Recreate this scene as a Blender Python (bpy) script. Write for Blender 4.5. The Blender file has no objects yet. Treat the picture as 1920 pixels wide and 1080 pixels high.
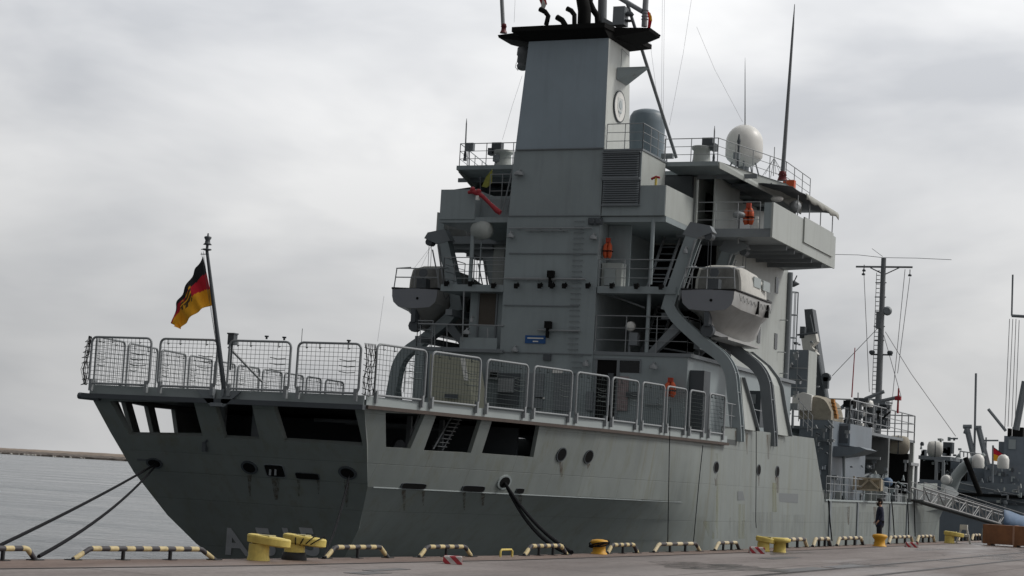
import bpy, math, random, bmesh
from math import sin, cos, tan, pi, radians, sqrt, atan2
from mathutils import Vector as V, Matrix, Euler
from mathutils.bvhtree import BVHTree
from mathutils.geometry import delaunay_2d_cdt
random.seed(7)
SC = bpy.context.scene
COL = SC.collection
# ------------------------------------------------------------------ camera
# world: x = metres to starboard of the ship's centreline, y = towards the bow, z = above the quay
CX, CH = 29.3, 1.75
FPX = 3500.0
CAMR = Matrix.Rotation(radians(24.2), 3, 'Z') @ Matrix.Rotation(pi/2+radians(5.78), 3, 'X') @ Matrix.Rotation(radians(3.3), 3, 'Z')
CAMP = V((CX, 0, CH))
cd = bpy.data.cameras.new('camera'); cam = bpy.data.objects.new('camera', cd); COL.objects.link(cam)
cam.matrix_world = Matrix.Translation(CAMP) @ CAMR.to_4x4()
cd.sensor_width = 36; cd.lens = FPX/1920*36; cd.clip_start = 0.5; cd.clip_end = 30000
SC.camera = cam
def ray(px, py): return CAMR @ V(((px-960)/FPX, -(py-540)/FPX, -1))
def onU(px, py, u):
    d = ray(px, py); return CAMP + d*((u-CX)/d.x)
def onY(px, py, y):
    d = ray(px, py); return CAMP + d*(y/d.y)
def onZ(px, py, z):
    d = ray(px, py); return CAMP + d*((z-CH)/d.z)
def onP(px, py, p0, n):
    d = ray(px, py); return CAMP + d*((V(p0)-CAMP).dot(n)/d.dot(n))
# ------------------------------------------------------------------ world, sun, exposure
SC.view_settings.view_transform = 'Standard'; SC.view_settings.look = 'None'
SC.view_settings.exposure = 0.0; SC.view_settings.gamma = 1
SUN_AZ, SUN_EL = radians(58), radians(45)      # azimuth from +y towards +x
sd = V((sin(SUN_AZ)*cos(SUN_EL), cos(SUN_AZ)*cos(SUN_EL), sin(SUN_EL)))
w = bpy.data.worlds.new('World'); SC.world = w; w.use_nodes = True
nt = w.node_tree; nt.nodes.clear()
def nd(t, k, **kw):
    n = t.nodes.new(k)
    for a, b in kw.items():
        if a in n.inputs: n.inputs[a].default_value = b
        else: setattr(n, a, b)
    return n
wo = nd(nt, 'ShaderNodeOutputWorld')
sky = nd(nt, 'ShaderNodeTexSky', sky_type='NISHITA', sun_disc=False, sun_elevation=SUN_EL, sun_rotation=SUN_AZ)
b1 = nd(nt, 'ShaderNodeBackground'); b1.inputs[1].default_value = 0.08
nt.links.new(sky.outputs[0], b1.inputs[0])
tc = nd(nt, 'ShaderNodeTexCoord')
mp = nd(nt, 'ShaderNodeMapping'); mp.inputs['Scale'].default_value = (2.0, 2.0, 5.5); mp.inputs['Rotation'].default_value = (0.12, 0.1, 0.5); mp.inputs['Location'].default_value = (1.3, .4, .2)
nt.links.new(tc.outputs['Generated'], mp.inputs[0])
nz = nd(nt, 'ShaderNodeTexNoise'); nz.inputs['Scale'].default_value = 2.1; nz.inputs['Detail'].default_value = 5; nz.inputs['Roughness'].default_value = .5; nz.inputs['Distortion'].default_value = .25
nt.links.new(mp.outputs[0], nz.inputs[0])
cr = nd(nt, 'ShaderNodeValToRGB'); e = cr.color_ramp.elements
e[0].position = .33; e[0].color = (.475, .487, .51, 1); e[1].position = .63; e[1].color = (.765, .765, .765, 1)
nt.links.new(nz.outputs[0], cr.inputs[0])
def dotn(vec):
    n = nd(nt, 'ShaderNodeVectorMath', operation='DOT_PRODUCT'); n.inputs[1].default_value = vec
    nt.links.new(tc.outputs['Generated'], n.inputs[0]); return n.outputs['Value']
def mrange(sock, a, b, c, d):
    n = nd(nt, 'ShaderNodeMapRange', interpolation_type='SMOOTHSTEP')
    for i, v in enumerate((a, b, c, d)): n.inputs[i+1].default_value = v
    nt.links.new(sock, n.inputs[0]); return n.outputs[0]
# sky shaped for its light: brighter ahead and to starboard, dimmed unseen astern
g1 = mrange(dotn(V((.5, .86, .0)).normalized()), -.25, .45, .28, 1.0)
g2 = mrange(dotn(V((0, 0, 1))), .03, .31, .84, 1.5)
mu = nd(nt, 'ShaderNodeMath', operation='MULTIPLY'); nt.links.new(g1, mu.inputs[0]); nt.links.new(g2, mu.inputs[1])
b2 = nd(nt, 'ShaderNodeBackground'); nt.links.new(cr.outputs[0], b2.inputs[0]); nt.links.new(mu.outputs[0], b2.inputs[1])
mx = nd(nt, 'ShaderNodeMixShader'); mx.inputs[0].default_value = .96
nt.links.new(b1.outputs[0], mx.inputs[1]); nt.links.new(b2.outputs[0], mx.inputs[2]); nt.links.new(mx.outputs[0], wo.inputs[0])
sl = bpy.data.lights.new('sun', 'SUN'); sl.energy = 1.5; sl.angle = radians(14); sl.color = (1, .96, .9)
so = bpy.data.objects.new('sun', sl); COL.objects.link(so)
so.rotation_euler = sd.to_track_quat('Z', 'Y').to_euler()
# ------------------------------------------------------------------ materials
def mat(name, col, rough=.6, var=.12, scale=1.5, streak=0, streakcol=None, metal=0, bump=0, bscale=30, spec=.5, col2=None):
    m = bpy.data.materials.new(name); m.use_nodes = True; t = m.node_tree
    p = t.nodes['Principled BSDF']; p.inputs['Roughness'].default_value = rough; p.inputs['Metallic'].default_value = metal
    p.inputs['Specular IOR Level'].default_value = spec
    c = (*col, 1)
    if var == 0 and not streak and not bump: p.inputs['Base Color'].default_value = c; return m
    tcn = nd(t, 'ShaderNodeTexCoord'); out = tcn.outputs['Object']
    n1 = nd(t, 'ShaderNodeTexNoise'); n1.inputs['Scale'].default_value = scale; n1.inputs['Detail'].default_value = 6; n1.inputs['Roughness'].default_value = .65
    t.links.new(out, n1.inputs[0])
    r1 = nd(t, 'ShaderNodeMapRange'); r1.inputs[1].default_value = .3; r1.inputs[2].default_value = .7
    t.links.new(n1.outputs[0], r1.inputs[0])
    mix = nd(t, 'ShaderNodeMix', data_type='RGBA')
    mix.inputs[6].default_value = (*[x*(1-var) for x in col], 1)
    mix.inputs[7].default_value = (*([x*(1+var) for x in col] if col2 is None else col2), 1)
    t.links.new(r1.outputs[0], mix.inputs[0]); last = mix.outputs[2]
    if streak:
        mp2 = nd(t, 'ShaderNodeMapping'); mp2.inputs['Scale'].default_value = (1.1, 1.1, .09)
        t.links.new(out, mp2.inputs[0])
        n2 = nd(t, 'ShaderNodeTexNoise'); n2.inputs['Scale'].default_value = 2.2; n2.inputs['Detail'].default_value = 5; n2.inputs['Roughness'].default_value = .7
        t.links.new(mp2.outputs[0], n2.inputs[0])
        r2 = nd(t, 'ShaderNodeMapRange'); r2.inputs[1].default_value = .5; r2.inputs[2].default_value = .75; r2.inputs[4].default_value = streak
        t.links.new(n2.outputs[0], r2.inputs[0])
        mx2 = nd(t, 'ShaderNodeMix', data_type='RGBA'); mx2.inputs[7].default_value = (*(streakcol or (.16, .13, .07)), 1)
        t.links.new(r2.outputs[0], mx2.inputs[0]); t.links.new(last, mx2.inputs[6]); last = mx2.outputs[2]
    t.links.new(last, p.inputs['Base Color'])
    n3 = nd(t, 'ShaderNodeMapRange'); n3.inputs[3].default_value = max(.05, rough-.12); n3.inputs[4].default_value = min(1, rough+.12)
    t.links.new(n1.outputs[0], n3.inputs[0]); t.links.new(n3.outputs[0], p.inputs['Roughness'])
    if bump:
        n4 = nd(t, 'ShaderNodeTexNoise'); n4.inputs['Scale'].default_value = bscale; n4.inputs['Detail'].default_value = 4
        t.links.new(out, n4.inputs[0])
        bn = nd(t, 'ShaderNodeBump'); bn.inputs['Strength'].default_value = bump; bn.inputs['Distance'].default_value = .05
        t.links.new(n4.outputs[0], bn.inputs['Height']); t.links.new(bn.outputs[0], p.inputs['Normal'])
    return m
M = {}
M['navy'] = mat('navy_grey_paint', (.30, .345, .358), .5, .10, .35, streak=.25, streakcol=(.13, .14, .14), bump=.06, bscale=.8)
M['navy2'] = mat('navy_grey_trim', (.20, .22, .235), .5, .10, .9)
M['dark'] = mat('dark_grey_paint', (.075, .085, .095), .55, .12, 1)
M['black'] = mat('soot_and_shade_black', (.012, .012, .012), .8, .1, 1, spec=.1)
M['rail'] = mat('rail_grey', (.27, .285, .295), .45, .08, 3)
M['net'] = mat('net_wire', (.045, .06, .06), .7, 0)
M['netblack'] = mat('black_cord_net', (.012, .012, .014), .8, 0)
M['hulldeck'] = mat('deck_paint', (.09, .10, .10), .75, .2, .7)
M['brown'] = mat('rubbing_strake_brown', (.075, .055, .045), .7, .25, 2)
M['glass'] = mat('dark_glass', (.01, .012, .014), .08, 0)
M['white'] = mat('white_paint', (.82, .81, .77), .4, .05, 2)
M['offwhite'] = mat('off_white_cover', (.58, .57, .53), .6, .12, 3)
M['orange'] = mat('orange_fabric', (.60, .10, .03), .6, .1, 6)
M['red'] = mat('red_paint', (.36, .02, .03), .5, .1, 3)
M['tan'] = mat('tan_canvas', (.34, .31, .25), .85, .15, 3, bump=.5, bscale=3)
M['canvas'] = mat('grey_canvas', (.36, .36, .33), .8, .15, 2, bump=.5, bscale=4)
M['beige'] = mat('beige_panel', (.37, .37, .29), .6, .06, 2)
M['wood'] = mat('pale_timber', (.62, .52, .38), .75, .15, 5)
M['cratewood'] = mat('brown_plywood', (.24, .105, .045), .7, .3, 2.5, streak=.3, streakcol=(.12, .05, .025))
M['yellow'] = mat('bollard_yellow', (.70, .55, .14), .6, .2, 5, streak=.4, streakcol=(.30, .21, .05))
M['yellow2'] = mat('deep_yellow', (.66, .34, .02), .55, .1, 4)
M['rope'] = mat('mooring_rope', (.014, .014, .016), .95, .2, 20, spec=.08)
M['blue'] = mat('blue_plate', (.015, .09, .28), .5, .05, 3)
M['tarp'] = mat('blue_tarpaulin', (.13, .20, .31), .6, .15, 1.5, bump=.4, bscale=3)
M['boat'] = mat('boat_grey_gel', (.40, .40, .39), .4, .10, 1.2, streak=.35, streakcol=(.2, .17, .13))
M['rubber'] = mat('black_rubber', (.015, .015, .016), .7, .1, 4)
M['bwhite'] = mat('light_grey_band', (.36, .40, .40), .55, .06, 1)
M['skin'] = mat('skin', (.45, .26, .18), .55, .05, 8)
M['navycloth'] = mat('dark_navy_cloth', (.016, .02, .045), .85, .2, 10)
M['alu'] = mat('gangway_aluminium', (.25, .25, .25), .5, .08, 2)
M['bluegrey'] = mat('blue_grey_paint', (.185, .215, .245), .5, .12, .5, streak=.2, streakcol=(.08, .09, .1))
def stain(name, col, amount=.7, sc=(3, 3, .5)):
    m = mat(name, col, .7, 0); t = m.node_tree; p = t.nodes['Principled BSDF']
    tcn = nd(t, 'ShaderNodeTexCoord'); mpp = nd(t, 'ShaderNodeMapping'); mpp.inputs['Scale'].default_value = sc; t.links.new(tcn.outputs['Object'], mpp.inputs[0])
    nn = nd(t, 'ShaderNodeTexNoise'); nn.inputs['Scale'].default_value = 1.6; nn.inputs['Detail'].default_value = 6; nn.inputs['Roughness'].default_value = .7; t.links.new(mpp.outputs[0], nn.inputs[0])
    r = nd(t, 'ShaderNodeMapRange'); r.inputs[1].default_value = .38; r.inputs[2].default_value = .68; r.inputs[4].default_value = amount; t.links.new(nn.outputs[0], r.inputs[0]); t.links.new(r.outputs[0], p.inputs['Alpha']); return m
# ------------------------------------------------------------------ objects
WL = {}
def obj(name, me, parent=None, loc=None):
    o = bpy.data.objects.new(name, me); COL.objects.link(o)
    if parent is not None:
        o.parent = parent; WL[o.name] = WL[parent.name]
    else:
        o.location = loc or (0, 0, 0); WL[o.name] = V(loc or (0, 0, 0))
    return o
def tag(o, label=None, cat=None, group=None, kind=None):
    if label: o['label'] = label
    if cat: o['category'] = cat
    if group: o['group'] = group
    if kind: o['kind'] = kind
    return o
def thing(name, label, cat, loc, group=None):
    return tag(obj(name, None, None, loc), label, cat, group)
class MB:
    def __init__(s): s.v = []; s.f = []; s.sm = []
    def add(s, vs, fs, smooth=False):
        n = len(s.v); s.v += [V(a) for a in vs]; s.f += [tuple(n+i for i in f) for f in fs]; s.sm += [smooth]*len(fs); return s
    def box(s, a, b):
        x0, x1 = sorted((a[0], b[0])); y0, y1 = sorted((a[1], b[1])); z0, z1 = sorted((a[2], b[2]))
        return s.add([(x0,y0,z0),(x1,y0,z0),(x1,y1,z0),(x0,y1,z0),(x0,y0,z1),(x1,y0,z1),(x1,y1,z1),(x0,y1,z1)],
                     [(3,2,1,0),(4,5,6,7),(0,1,5,4),(1,2,6,5),(2,3,7,6),(3,0,4,7)])
    def prism(s, pts, d):                    # planar outline swept along d
        pts = [V(p) for p in pts]; d = V(d); n = len(pts)
        nrm = V((0, 0, 0))
        for i in range(n): nrm += (pts[i]-pts[0]).cross(pts[(i+1) % n]-pts[0])
        if nrm.dot(d) > 0: pts = pts[::-1]
        fs = [tuple(range(n)), tuple(range(2*n-1, n-1, -1))] + [(i, i+n, (i+1) % n+n, (i+1) % n) for i in range(n)]
        return s.add(pts+[p+d for p in pts], fs)
    def ring(s, c, r, ax, n=8, ph=0):
        a = V(ax).normalized(); q = V((0, 0, 1)) if abs(a.z) < .9 else V((1, 0, 0)); x = a.cross(q).normalized(); y = a.cross(x)
        return [V(c)+x*(r*cos(2*pi*i/n+ph))+y*(r*sin(2*pi*i/n+ph)) for i in range(n)]
    def tube(s, p, q, r, n=6, r2=None, cap=True):
        p, q = V(p), V(q); a = q-p
        if a.length < 1e-6: return s
        v = s.ring(p, r, a, n)+s.ring(q, r if r2 is None else r2, a, n)
        fs = [(i, (i+1) % n, (i+1) % n+n, i+n) for i in range(n)]
        s.add(v, fs, n > 6)
        if cap: s.add(v, [tuple(range(n-1, -1, -1)), tuple(range(n, 2*n))])
        return s
    def poly(s, pts, r, n=6, closed=False):      # tube through points, mitred
        pts = [V(p) for p in pts]; m = len(pts); rs = r if isinstance(r, (list, tuple)) else [r]*m
        t0 = (pts[1]-pts[0]).normalized(); q = V((0, 0, 1)) if abs(t0.z) < .9 else V((1, 0, 0)); x = t0.cross(q).normalized(); vs = []
        for i in range(m):
            if closed: t = (pts[(i+1) % m]-pts[i-1]).normalized()
            else: t = (pts[min(i+1, m-1)]-pts[max(i-1, 0)]).normalized()
            x = (x-t*x.dot(t)).normalized(); y = t.cross(x)
            vs += [pts[i]+x*(rs[i]*cos(2*pi*k/n))+y*(rs[i]*sin(2*pi*k/n)) for k in range(n)]
        fs = []
        for i in range(m if closed else m-1):
            j = (i+1) % m
            fs += [(i*n+k, i*n+(k+1) % n, j*n+(k+1) % n, j*n+k) for k in range(n)]
        s.add(vs, fs, n > 4)
        if not closed: s.add(vs, [tuple(range(n-1, -1, -1)), tuple(range((m-1)*n, m*n))])
        return s
    def lathe(s, c, prof, n=20, ax=(0, 0, 1), smooth=True):     # prof = [(radius, height)]
        c = V(c); a = V(ax).normalized(); vs = []
        for r, h in prof: vs += s.ring(c+a*h, max(r, .0005), a, n)
        m = len(prof); fs = [(i*n+k, i*n+(k+1) % n, (i+1)*n+(k+1) % n, (i+1)*n+k) for i in range(m-1) for k in range(n)]
        s.add(vs, fs, smooth); s.add(vs, [tuple(range(n-1, -1, -1)), tuple(range((m-1)*n, m*n))]); return s
    def sphere(s, c, r, n=14, sc=(1, 1, 1)):
        vs = []; m = n//2+1
        for i in range(m+1):
            th = pi*i/m
            for k in range(n): vs.append(V((c[0]+sc[0]*r*sin(th)*cos(2*pi*k/n), c[1]+sc[1]*r*sin(th)*sin(2*pi*k/n), c[2]+sc[2]*r*cos(th))))
        fs = [(i*n+k, (i+1)*n+k, (i+1)*n+(k+1) % n, i*n+(k+1) % n) for i in range(m) for k in range(n)]
        return s.add(vs, fs, True)
    def quad(s, a, b, c, d, t=.02):
        a, b, c, d = map(V, (a, b, c, d)); n = (b-a).cross(d-a).normalized(); return s.prism([a, b, c, d], n*t)
    def build(s, name, m, parent=None, loc=None, label=None, kind=None, merge=0):
        me = bpy.data.meshes.new(name)
        off = WL[parent.name] if parent is not None else V(loc or (0, 0, 0))
        me.from_pydata([tuple(p-off) for p in s.v], [], s.f)
        me.polygons.foreach_set('use_smooth', s.sm)
        ms = m if isinstance(m, list) else [m]
        for k in ms: me.materials.append(M[k] if isinstance(k, str) else k)
        if merge:
            bm = bmesh.new(); bm.from_mesh(me); bmesh.ops.remove_doubles(bm, verts=bm.verts, dist=.004); bmesh.ops.recalc_face_normals(bm, faces=bm.faces); bm.to_mesh(me); bm.free()
            me.polygons.foreach_set('use_smooth', [True]*len(me.polygons)); me.set_sharp_from_angle(angle=radians(merge))
        me.update()
        o = obj(name, me, parent, loc)
        if label: o['label'] = label
        if kind: o['kind'] = kind
        return o
def copy_tree(o, parent=None, shift=None):
    c = o.copy(); COL.objects.link(c); WL[c.name] = WL[o.name] + (shift or V((0, 0, 0)))
    if parent is not None: c.parent = parent
    for ch in list(o.children): copy_tree(ch, c, shift)
    return c
def panel(outer, holes, fn, mb, thick, extra=()):
    """flat sheet with holes; outer/holes are 2D lists, fn maps (a,b)->3D, thick = 3D offset of the inner skin"""
    polys = [[V((a, b, 0)) for a, b in p] for p in [outer]+holes]
    flat = [p for q in polys for p in q]; ed = []; k = 0
    for q in polys: ed += [(k+i_, k+(i_+1) % len(q)) for i_ in range(len(q))]; k += len(q)
    def inside(p_, q):
        c = False
        for i_ in range(len(q)):
            a_, b_ = q[i_], q[i_-1]
            if (a_.y > p_.y) != (b_.y > p_.y) and p_.x < (b_.x-a_.x)*(p_.y-a_.y)/(b_.y-a_.y)+a_.x: c = not c
        return c
    flat += [V((a, b, 0)) for a, b in extra if inside(V((a, b, 0)), polys[0]) and not any(inside(V((a, b, 0)), q) for q in polys[1:])]
    r_ = delaunay_2d_cdt([p.to_2d() for p in flat], ed, [], 0, 1e-6)
    flat = [p.to_3d() for p in r_[0]]; tri = []
    for t in r_[2]:
        c_ = (flat[t[0]]+flat[t[1]]+flat[t[2]])/3
        if inside(c_, polys[0]) and not any(inside(c_, q) for q in polys[1:]): tri.append(tuple(t))
    vs = [V(fn(p.x, p.y)) for p in flat]; n = len(vs); th = V(thick)
    mb.add(vs+[p+th for p in vs], [t[::-1] for t in tri]+[tuple(i+n for i in t) for t in tri])
    k = 0
    for q in polys:
        m = len(q); qv = [V(fn(p.x, p.y)) for p in q]; mb.add(qv+[p+th for p in qv], [(i, (i+1) % m, (i+1) % m+m, i+m) for i in range(m)]); k += m
def interp(tab, x):
    if x <= tab[0][0]: return tab[0][1]
    for (a, b), (c, d) in zip(tab, tab[1:]):
        if x <= c: return b+(d-b)*(x-a)/(c-a)
    return tab[-1][1]
def rails(mb, pts, h=1.05, n=3, sp=1.3, r=.022, slant=None):
    pts = [V(p) for p in pts]
    for k in range(n):
        z = h*(k+1)/n
        for a, b in zip(pts, pts[1:]): mb.tube(a+V((0, 0, z)), b+V((0, 0, z)), r if k == n-1 else r*.7, 5)
    for a, b in zip(pts, pts[1:]):
        m = max(1, round((b-a).length/sp))
        for i in range(m+1): p = a.lerp(b, i/m); mb.tube(p, p+V((0, 0, h)), r, 5)
    return mb
# ================================================================== SETTING
# quay edge (x, y) and the groove in front of it; the quay bends slightly
EDGE = [(5.5, -60), (8.2, 0), (9.97, 23.95), (11.05, 28.8), (11.6, 33.4), (12.19, 38.3), (12.75, 49), (12.85, 62.9), (12.95, 82.5), (13.1, 120), (13.3, 200), (13.6, 400)]
GROOVE = [(9.2, -60), (10.6, 0), (11.5, 22), (12.4, 27.7), (12.75, 31.7), (13.2, 36.4), (13.65, 46.6), (13.95, 57.5), (14.05, 78.4), (14.2, 120), (14.4, 200), (14.7, 400)]
def strip(A, B, z, mb):
    ys = sorted({y for _, y in A} | {y for _, y in B})
    ia = lambda T, y: interp([(b, a) for a, b in T], y)
    L = [V((ia(A, y), y, z)) for y in ys]; R = [V((ia(B, y), y, z)) for y in ys]; n = len(ys)
    mb.add(L+R, [(i, i+n, i+n+1, i+1) for i in range(n-1)])
def ground_mat(name, c1, c2, wet, rough=.75, sc=.5, aniso=(1, .18, 1)):
    m = bpy.data.materials.new(name); m.use_nodes = True; t = m.node_tree; p = t.nodes['Principled BSDF']
    tcn = nd(t, 'ShaderNodeTexCoord'); mpp = nd(t, 'ShaderNodeMapping'); mpp.inputs['Scale'].default_value = aniso
    t.links.new(tcn.outputs['Object'], mpp.inputs[0])
    n1 = nd(t, 'ShaderNodeTexNoise'); n1.inputs['Scale'].default_value = sc; n1.inputs['Detail'].default_value = 8; n1.inputs['Roughness'].default_value = .7
    t.links.new(mpp.outputs[0], n1.inputs[0])
    n2 = nd(t, 'ShaderNodeTexNoise'); n2.inputs['Scale'].default_value = 9; n2.inputs['Detail'].default_value = 6
    t.links.new(tcn.outputs['Object'], n2.inputs[0])
    r = nd(t, 'ShaderNodeValToRGB'); r.color_ramp.elements[0].position = .35; r.color_ramp.elements[0].color = (*c1, 1); r.color_ramp.elements[1].position = .65; r.color_ramp.elements[1].color = (*c2, 1)
    t.links.new(n1.outputs[0], r.inputs[0])
    mxx = nd(t, 'ShaderNodeMix', data_type='RGBA', blend_type='MULTIPLY'); mxx.inputs[0].default_value = .55
    r2 = nd(t, 'ShaderNodeValToRGB'); r2.color_ramp.elements[0].position = .3; r2.color_ramp.elements[0].color = (.5, .5, .5, 1); r2.color_ramp.elements[1].position = .6
    t.links.new(n2.outputs[0], r2.inputs[0]); t.links.new(r.outputs[0], mxx.inputs[6]); t.links.new(r2.outputs[0], mxx.inputs[7]); 
    t.links.new(mxx.outputs[2], p.inputs['Base Color'])
    n5 = nd(t, 'ShaderNodeTexNoise'); n5.inputs['Scale'].default_value = .35; n5.inputs['Detail'].default_value = 5; t.links.new(mpp.outputs[0], n5.inputs[0])
    r3 = nd(t, 'ShaderNodeMapRange'); r3.inputs[1].default_value = .48; r3.inputs[2].default_value = .62; r3.inputs[3].default_value = rough; r3.inputs[4].default_value = wet
    t.links.new(n5.outputs[0], r3.inputs[0]); t.links.new(r3.outputs[0], p.inputs['Roughness'])
    bn = nd(t, 'ShaderNodeBump'); bn.inputs['Strength'].default_value = .35; bn.inputs['Distance'].default_value = .02
    t.links.new(n2.outputs[0], bn.inputs['Height']); t.links.new(bn.outputs[0], p.inputs['Normal'])
    return m
M['quay'] = ground_mat('quay_concrete', (.15, .123, .113), (.285, .25, .235), .42)
M['cap'] = ground_mat('quay_cap_concrete', (.13, .082, .062), (.215, .155, .125), .5, sc=1.1)
mb = MB(); strip(GROOVE, [(400, -60), (400, 400)], 0, mb); tag(mb.build('quay', 'quay'), kind='structure')
mb = MB(); strip(EDGE, GROOVE, .004, mb)
for (a, b), (c, d) in zip(EDGE, EDGE[1:]): mb.add([(a, b, .004), (c, d, .004), (c, d, -6), (a, b, -6)], [(0, 1, 2, 3)])
tag(mb.build('quay_edge', 'cap'), kind='structure')
mb = MB(); strip([(a-.05, b) for a, b in GROOVE], [(a+.05, b) for a, b in GROOVE], .008, mb); tag(mb.build('quay_joint', 'rubber'), kind='structure')
M['railsteel'] = mat('crane_rail_steel', (.07, .06, .055), .4, .3, 2, metal=.4)
mb = MB()
for x in (18.1, 19.54, 26.0, 27.44):
    strip([(x-.04, -60), (x-.04, 400)], [(x+.04, -60), (x+.04, 400)], .012, mb); strip([(x+.09, -60), (x+.09, 400)], [(x+.14, -60), (x+.14, 400)], .010, mb)
tag(mb.build('quay_tracks', 'railsteel'), kind='structure')
# drain covers and dark repair patches in the concrete
mb = MB()
for px, py, l, wd in ((1462, 1046, 2.6, .22), (725, 1068, 1.4, .12), (690, 1074, 1.0, .2), (1590, 1062, 3, .3), (1500, 1068, 4, .25)):
    c = onZ(px, py, .006); mb.box((c.x-wd, c.y-l/2, .002), (c.x+wd, c.y+l/2, .007))
tag(mb.build('quay_patches', mat('wet_patch', (.06, .055, .055), .35, .3, 2)), kind='structure')
# slab joints and hairline cracks
mb = MB()
for y in [k*5.4+2 for k in range(2, 44)]:
    x0 = interp([(b, a) for a, b in GROOVE], y)+.06; mb.add([(x0, y-.012, .003), (60, y-.012, .003), (60, y+.012, .003), (x0, y+.012, .003)], [(0, 1, 2, 3)])
for x in (17.2, 20.9, 28.2, 34): mb.add([(x-.012, -20, .0035), (x-.012, 200, .0035), (x+.012, 200, .0035), (x+.012, -20, .0035)], [(3, 2, 1, 0)])
random.seed(31)
for k in range(34):
    x, y = random.uniform(14.5, 27), random.uniform(20, 75); a_ = random.uniform(-.9, .9); pts = [V((x, y, .0045))]
    for j in range(10): a_ += random.uniform(-.5, .5); pts.append(pts[-1]+V((cos(a_)*.25, sin(a_)*.5, 0)))
    for p_, q_ in zip(pts, pts[1:]): d_ = (q_-p_).normalized(); n_ = V((-d_.y, d_.x, 0))*.009; mb.add([p_-n_, q_-n_, q_+n_, p_+n_], [(0, 1, 2, 3)])
tag(mb.build('slab_joints', mat('joint_dark', (.06, .05, .048), .8, 0)), kind='structure')
# wet and oily patches with ragged outlines
mb = MB()
for k in range(40):
    x, y = random.uniform(14.3, 30), random.uniform(22, 90); rx_, ry_ = random.uniform(.25, 1.1), random.uniform(.5, 3.2); pts = []
    for j in range(26): t_ = 2*pi*j/26; r_ = 1+.25*sin(3*t_+k)+.15*sin(7*t_+2*k)+random.uniform(-.08, .08); pts.append(V((x+rx_*r_*cos(t_), y+ry_*r_*sin(t_), .0055+k*.00012)))
    mb.add(pts, [tuple(range(26))])
o = mb.build('quay_wet_patches', stain('damp_concrete', (.085, .075, .07), .8, (1.5, .8, 1))); tag(o, kind='structure'); o.data.materials[0].node_tree.nodes['Principled BSDF'].inputs['Roughness'].default_value = .22
# water
m = bpy.data.materials.new('harbour_water'); m.use_nodes = True; t = m.node_tree; p = t.nodes['Principled BSDF']
p.inputs['Base Color'].default_value = (.065, .08, .085, 1); p.inputs['Roughness'].default_value = .16; p.inputs['IOR'].default_value = 1.33
tcn = nd(t, 'ShaderNodeTexCoord'); hs = None
for sc_, st in (((.55, .9, 1), 1.0), ((1.9, 2.6, 1), .4), ((.16, .26, 1), 1.0)):
    mpp = nd(t, 'ShaderNodeMapping'); mpp.inputs['Scale'].default_value = sc_; mpp.inputs['Rotation'].default_value = (0, 0, .5); t.links.new(tcn.outputs['Object'], mpp.inputs[0])
    nn = nd(t, 'ShaderNodeTexNoise'); nn.inputs['Scale'].default_value = 1; nn.inputs['Detail'].default_value = 6; nn.inputs['Roughness'].default_value = .6; t.links.new(mpp.outputs[0], nn.inputs[0])
    ml = nd(t, 'ShaderNodeMath', operation='MULTIPLY'); ml.inputs[1].default_value = st; t.links.new(nn.outputs[0], ml.inputs[0])
    if hs is None: hs = ml.outputs[0]
    else:
        ad = nd(t, 'ShaderNodeMath', operation='ADD'); t.links.new(hs, ad.inputs[0]); t.links.new(ml.outputs[0], ad.inputs[1]); hs = ad.outputs[0]
mpp = nd(t, 'ShaderNodeMapping'); mpp.inputs['Scale'].default_value = (.035, .10, 1); mpp.inputs['Rotation'].default_value = (0, 0, .4); t.links.new(tcn.outputs['Object'], mpp.inputs[0])
nw = nd(t, 'ShaderNodeTexNoise'); nw.inputs['Scale'].default_value = 1.5; nw.inputs['Detail'].default_value = 7; nw.inputs['Roughness'].default_value = .7; t.links.new(mpp.outputs[0], nw.inputs[0])
rw = nd(t, 'ShaderNodeMapRange'); rw.inputs[1].default_value = .35; rw.inputs[2].default_value = .65; rw.inputs[3].default_value = .05; rw.inputs[4].default_value = .28; t.links.new(nw.outputs[0], rw.inputs[0]); t.links.new(rw.outputs[0], p.inputs['Roughness'])
bn = nd(t, 'ShaderNodeBump'); bn.inputs['Strength'].default_value = 1.0; bn.inputs['Distance'].default_value = .36
t.links.new(hs, bn.inputs['Height']); t.links.new(bn.outputs[0], p.inputs['Normal']); M['water'] = m
WZ = -2.2
mb = MB(); mb.add([(-14000, -6000, WZ), (14000, -6000, WZ), (14000, 20000, WZ), (-14000, 20000, WZ)], [(0, 1, 2, 3)])
tag(mb.build('water', 'water'), kind='structure')
# far breakwater: rubble mound with a sandy top
a, b = onZ(0, 851, WZ), onZ(245, 865.5, WZ); dr = (b-a).normalized(); nr = V((-dr.y, dr.x, 0))
if nr.y < 0: nr = -nr
M['rubble'] = mat('breakwater_rubble', (.13, .11, .095), .9, .5, .35, bump=1, bscale=.6); M['sand'] = mat('breakwater_sand', (.26, .21, .17), .95, .25, .05)
mb = MB(); ms = MB(); N = 420; rows = [(-1, 0.0), (0, 1.5), (5, 2.6), (9, 2.9)]
vs = []
for i in range(N+1):
    q = a+dr*(-500+i*2.6)
    for k, (o_, z) in enumerate(rows):
        vs.append(V((q.x, q.y, WZ-.3+z))+nr*(o_+random.uniform(-.5, .5))+V((0, 0, random.uniform(-.3, .3) if k else 0)))
mb.add(vs, [(i*4+k, i*4+4+k, i*4+5+k, i*4+1+k) for i in range(N) for k in range(3)]); mb.build('breakwater', 'rubble'); 
tag(bpy.data.objects['breakwater'], kind='structure')
vs = []; rows = [(9, 2.2), (14, 4.0), (26, 4.6), (70, 4.2)]
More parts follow.
